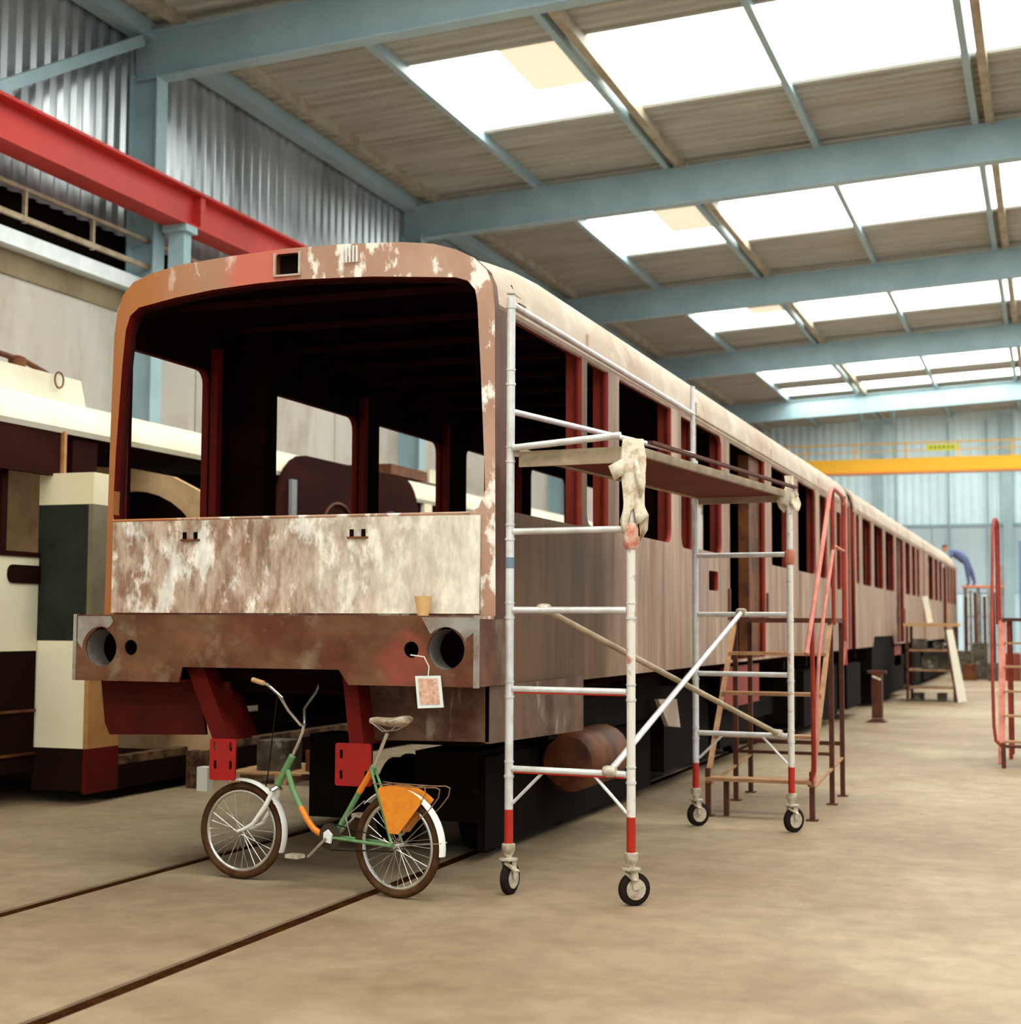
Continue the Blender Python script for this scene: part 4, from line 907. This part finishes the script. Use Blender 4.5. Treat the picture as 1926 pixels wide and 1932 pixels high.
# ================================================================ CREAM TRAM
C2 = thing('cream_tram', 'old cream and black tram standing on the next track, half dismantled', 'tram', (0, 0, 0))
sec = [(-8.9, 3.55), (-8.93, 3.66), (-9.05, 3.80), (-9.35, 3.90), (-9.8, 3.96), (-10.2, 3.97), (-10.6, 3.96), (-11.05, 3.90), (-11.35, 3.80), (-11.47, 3.66), (-11.5, 3.55)]
MB().prism(sec+[(x*.98-.2, z-.05) for x, z in reversed(sec)], 1, 6.5, 31).build('roof', M['creamroof'], C2)
MB().box(-11.45, -8.95, 6.5, 31, 3.5, 3.555).build('ceiling', M['trammaroon'], C2, smooth=False)
MB().box(-9.0, -8.93, 6.5, 12.1, 3.08, 3.53).build('cant_panel', M['trammaroon'], C2, smooth=False)
MB().box(-9.04, -8.97, 12.35, 12.75, 3.1, 3.53).build('cant_panel', M['trammaroon'], C2, smooth=False)
MB().box(-8.97, -8.9, 12.12, 12.16, 3.05, 3.52).build('cant_edge', M['creamtan'], C2, smooth=False)
q = MB(); q.box(-10.9, -9.35, 6.5, 13.08, 3.88, 4.16); q.v = [(x, y+(.0 if z < 4 else -.10), z) for x, y, z in q.v]
q.build('roof_fairing', M['creamroof'], C2, smooth=False)
pg = MB()
pg.path([(-9.5, 8, 4.27), (-9.5, 11.9, 4.27), (-9.5, 12.3, 4.25), (-9.45, 12.55, 4.17), (-9.4, 12.62, 4.08)], .03, 8)
for yy in (11.3, 11.75, 12.15): pg.lathe([(.04, 0), (.085, .02), (.085, .10), (.04, .12)], (-9.5, yy, 4.17), (0, 0, 1), 10)
pg = plabel(pg.build('roof_pipework', M['brown'], C2), 'rusty pipe with insulators on the roof')
q = MB(); q.path([(-9.3, 12.55+.07*math.cos(a), 4.1+.08*math.sin(a)) for a in [2*PI*k/14 for k in range(14)]], .010, 5, closed=True); q.build('lifting_ring', M['brown'], C2)
# nearer side: cream panels with belt, window row open
XS2 = -9.05
wl2 = MB().box(XS2-.05, XS2, 6.5, 11.98, 1.42, 2.30).build('side_panel', M['cream'], C2, smooth=False)
MB().box(XS2-.055, XS2-.005, 6.5, 11.98, .30, 1.42).build('skirt_panel', M['tramdark'], C2, smooth=False)
MB().box(XS2-.05, XS2+.015, 6.5, 11.98, 2.30, 2.345).build('belt_rail', M['trammaroon'], C2, smooth=False)
for z in (.45, .85): MB().box(XS2-.0, XS2+.012, 6.5, 11.98, z, z+.025).build('skirt_strip', M['brown'], C2, smooth=False)
MB().box(XS2-.05, XS2, 11.42, 11.50, 2.34, 3.1).build('window_pillar', M['trammaroon'], C2, smooth=False)
MB().box(XS2-.05, XS2, 9.4, 9.48, 2.34, 3.1).build('window_pillar', M['trammaroon'], C2, smooth=False)
plabel(plate('vent_recess', [rrect(11.52, 12.0, 2.05, 2.22, (.07, 0, 0, .07))], .02, 'YZ', XS2+.004, M['tramdark'], C2), 'dark oval recess')
nb = MB()
for k in range(3): nb.box(XS2, XS2+.004, 11.20+.055*k, 11.235+.055*k, 2.10, 2.20)
nb.box(XS2, XS2+.004, 11.02, 11.06, 2.10, 2.20); nb.box(XS2, XS2+.004, 11.08, 11.12, 2.10, 2.20); nb.box(XS2, XS2+.004, 11.02, 11.12, 2.185, 2.20)
plabel(nb.build('fleet_number', M['signred'], wl2, smooth=False), 'red painted number')
# far side of this tram
MB().box(-11.48, -11.43, 6.5, 31, .3, 2.30).build('side_panel', M['cream'], C2, smooth=False)
for yy in (8.4, 10.6, 13.6, 16.4, 19.2, 22.0, 24.8, 27.6): MB().box(-11.47, -11.41, yy, yy+.08, 2.3, 3.52).build('window_pillar', M['trammaroon'], C2, smooth=False)
# projecting end piece
for z0, z1, mm, nm in ((2.80, 3.10, 'cream', 'upper_panel'), (1.515, 2.80, 'tramglass', 'dark_panel'), (.515, 1.515, 'cream', 'lower_panel'), (.12, .515, 'tramdark', 'skirt_panel')):
    MB().box(-9.08, -8.52, 12.0, 12.06, z0, z1).build(nm, M[mm], C2, smooth=False)
for z0, z1, mm, nm, ye in ((2.8, 3.1, 'cream', 'return_panel', 12.28), (1.515, 2.8, 'greytan', 'return_panel', 12.28), (.515, 1.515, 'creamtan', 'return_panel', 12.5), (.10, .515, 'redprim', 'return_skirt', 12.5)):
    MB().box(-8.52, -8.47, 12.0, ye, z0, z1).build(nm, M[mm], C2, smooth=False)
MB().box(-9.08, -8.52, 12.06, 12.12, .12, 3.1).build('inner_lining', M['tramdark'], C2, smooth=False)
# low floor edge beyond and the open body
MB().box(-8.62, -8.50, 12.5, 30, .10, .32).build('floor_edge', M['tramdark'], C2, smooth=False)
MB().box(-8.66, -8.54, 12.5, 30, .32, .40).build('floor_edge', M['rustedge'], C2, smooth=False)
MB().box(-11.4, -8.66, 12.1, 30, .2, .36).build('deck', M['tramdark'], C2, smooth=False)
MB().box(-8.72, -8.60, 12.5, 30, .75, .95).build('frame_rail', M['tramdark'], C2, smooth=False)
MB().box(-11.4, -9.2, 14.5, 14.6, .36, 2.2).build('bulkhead', M['tramdark'], C2, smooth=False)
# gangway arch
n = 16; arch = [(-11.3, .36), (-8.22, .36), (-8.22, 2.72), (-8.30, 2.92), (-8.45, 3.07), (-8.8, 3.24), (-9.3, 3.34), (-9.9, 3.38), (-10.8, 3.40), (-11.3, 3.3)]
oh = [(-10.2, 2.3)]+[(-9.3+.9*math.cos(a), 2.3+.80*math.sin(a)) for a in [PI-PI*k/n for k in range(n+1)]][1:-1]+[(-8.4, 2.3)]
oh = [(-10.2, .6)]+oh+[(-8.4, .6)]
plabel(plate('gangway_arch', [arch, oh], .10, 'XZ', 13.9, mat('tan_arch', (214, 178, 134), .6, c2=(186, 146, 104), scale=3), C2), 'tan arched end frame')
oh2 = [(x*.9-.985, z*.93+.12) for x, z in oh]
plate('inner_arch', [[(-11.3, .36), (-8.7, .36), (-8.7, 3.4), (-11.3, 3.4)], [(-11.0, 1.0), (-10.0, 1.0), (-9.98, 2.45), (-10.15, 2.78), (-10.5, 3.0), (-11.0, 3.05)]], .06, 'XZ', 15.2, M['tramdark'], C2)
# dark sheet put in for the shade of a rounded doorway, further along
plabel(plate('doorway_shade', [rrect(16.25, 20.6, .5, 3.80, (.05, .05, .55, .75), 6)], .05, 'YZ', -8.87, M['trammaroon'], C2), 'dark rounded sheet standing in for a shaded doorway')
MB().box(-8.86, -8.80, 16.55, 16.68, .5, 3.46).build('side_post', mat('post_grey', (134, 138, 136), .6), C2, smooth=False)
for s, (yy, rr) in enumerate(((17.9, .45), (19.6, .45))):
    MB().path([(-8.83, yy+rr*math.cos(a), 2.9+rr*.8*math.sin(a)) for a in [.1+.25*k for k in range(12)]], .02, 6).build('hoop', M['brown'], C2)
MB().box(-10.0, -9.3, 20.6, 22.0, 3.93, 4.08).build('roof_box', M['brown'], C2, smooth=False)
MB().box(-10.0, -9.3, 22.1, 22.7, 3.93, 4.14).build('roof_fairing', M['creamroof'], C2, smooth=False)
MB().box(-8.98, -8.92, 21, 31, .5, 2.3).build('side_panel', M['cream'], C2, smooth=False)
for yy in (21, 23.2, 25.4, 27.6, 29.8): MB().box(-8.98, -8.92, yy, yy+.3, 2.3, 3.52).build('window_pillar', M['cream'], C2, smooth=False)

# pallet and scrap between the tracks
t = thing('pallet', 'wooden pallet on the floor seen under the tram front', 'pallet', (-8.05, 14.2, 0), .1)
for i in range(5): MB().box(-.2, 1.0, .0+.24*i, .15+.24*i, .10, .125).build('deck_board', M['wood'], t, smooth=False)
for j in range(3): MB().box(-.2+.53*j, -.06+.53*j, 0, 1.1, 0, .10).build('bearer', M['wood'], t, smooth=False)
for i, (x, yy, s, h, mt) in enumerate(((-8.0, 14.35, .35, .32, 'clutter'), (-7.5, 14.5, .3, .22, 'brown'), (-8.15, 13.4, .12, .24, 'whitep'), (-8.4, 13.6, .18, .38, 'rustedge'))):
    zb_ = .125 if i < 2 else 0
    tag(MB().box(x, x+s, yy, yy+s, zb_, zb_+h).build('scrap_part', M[mt], smooth=False), ['grey-brown machine part on the pallet', 'brown block on the pallet beside the grey part', 'small white container on the floor in front of the pallet', 'rusty part on the floor left of the white container'][i], 'part', 'loose parts behind the tram front')
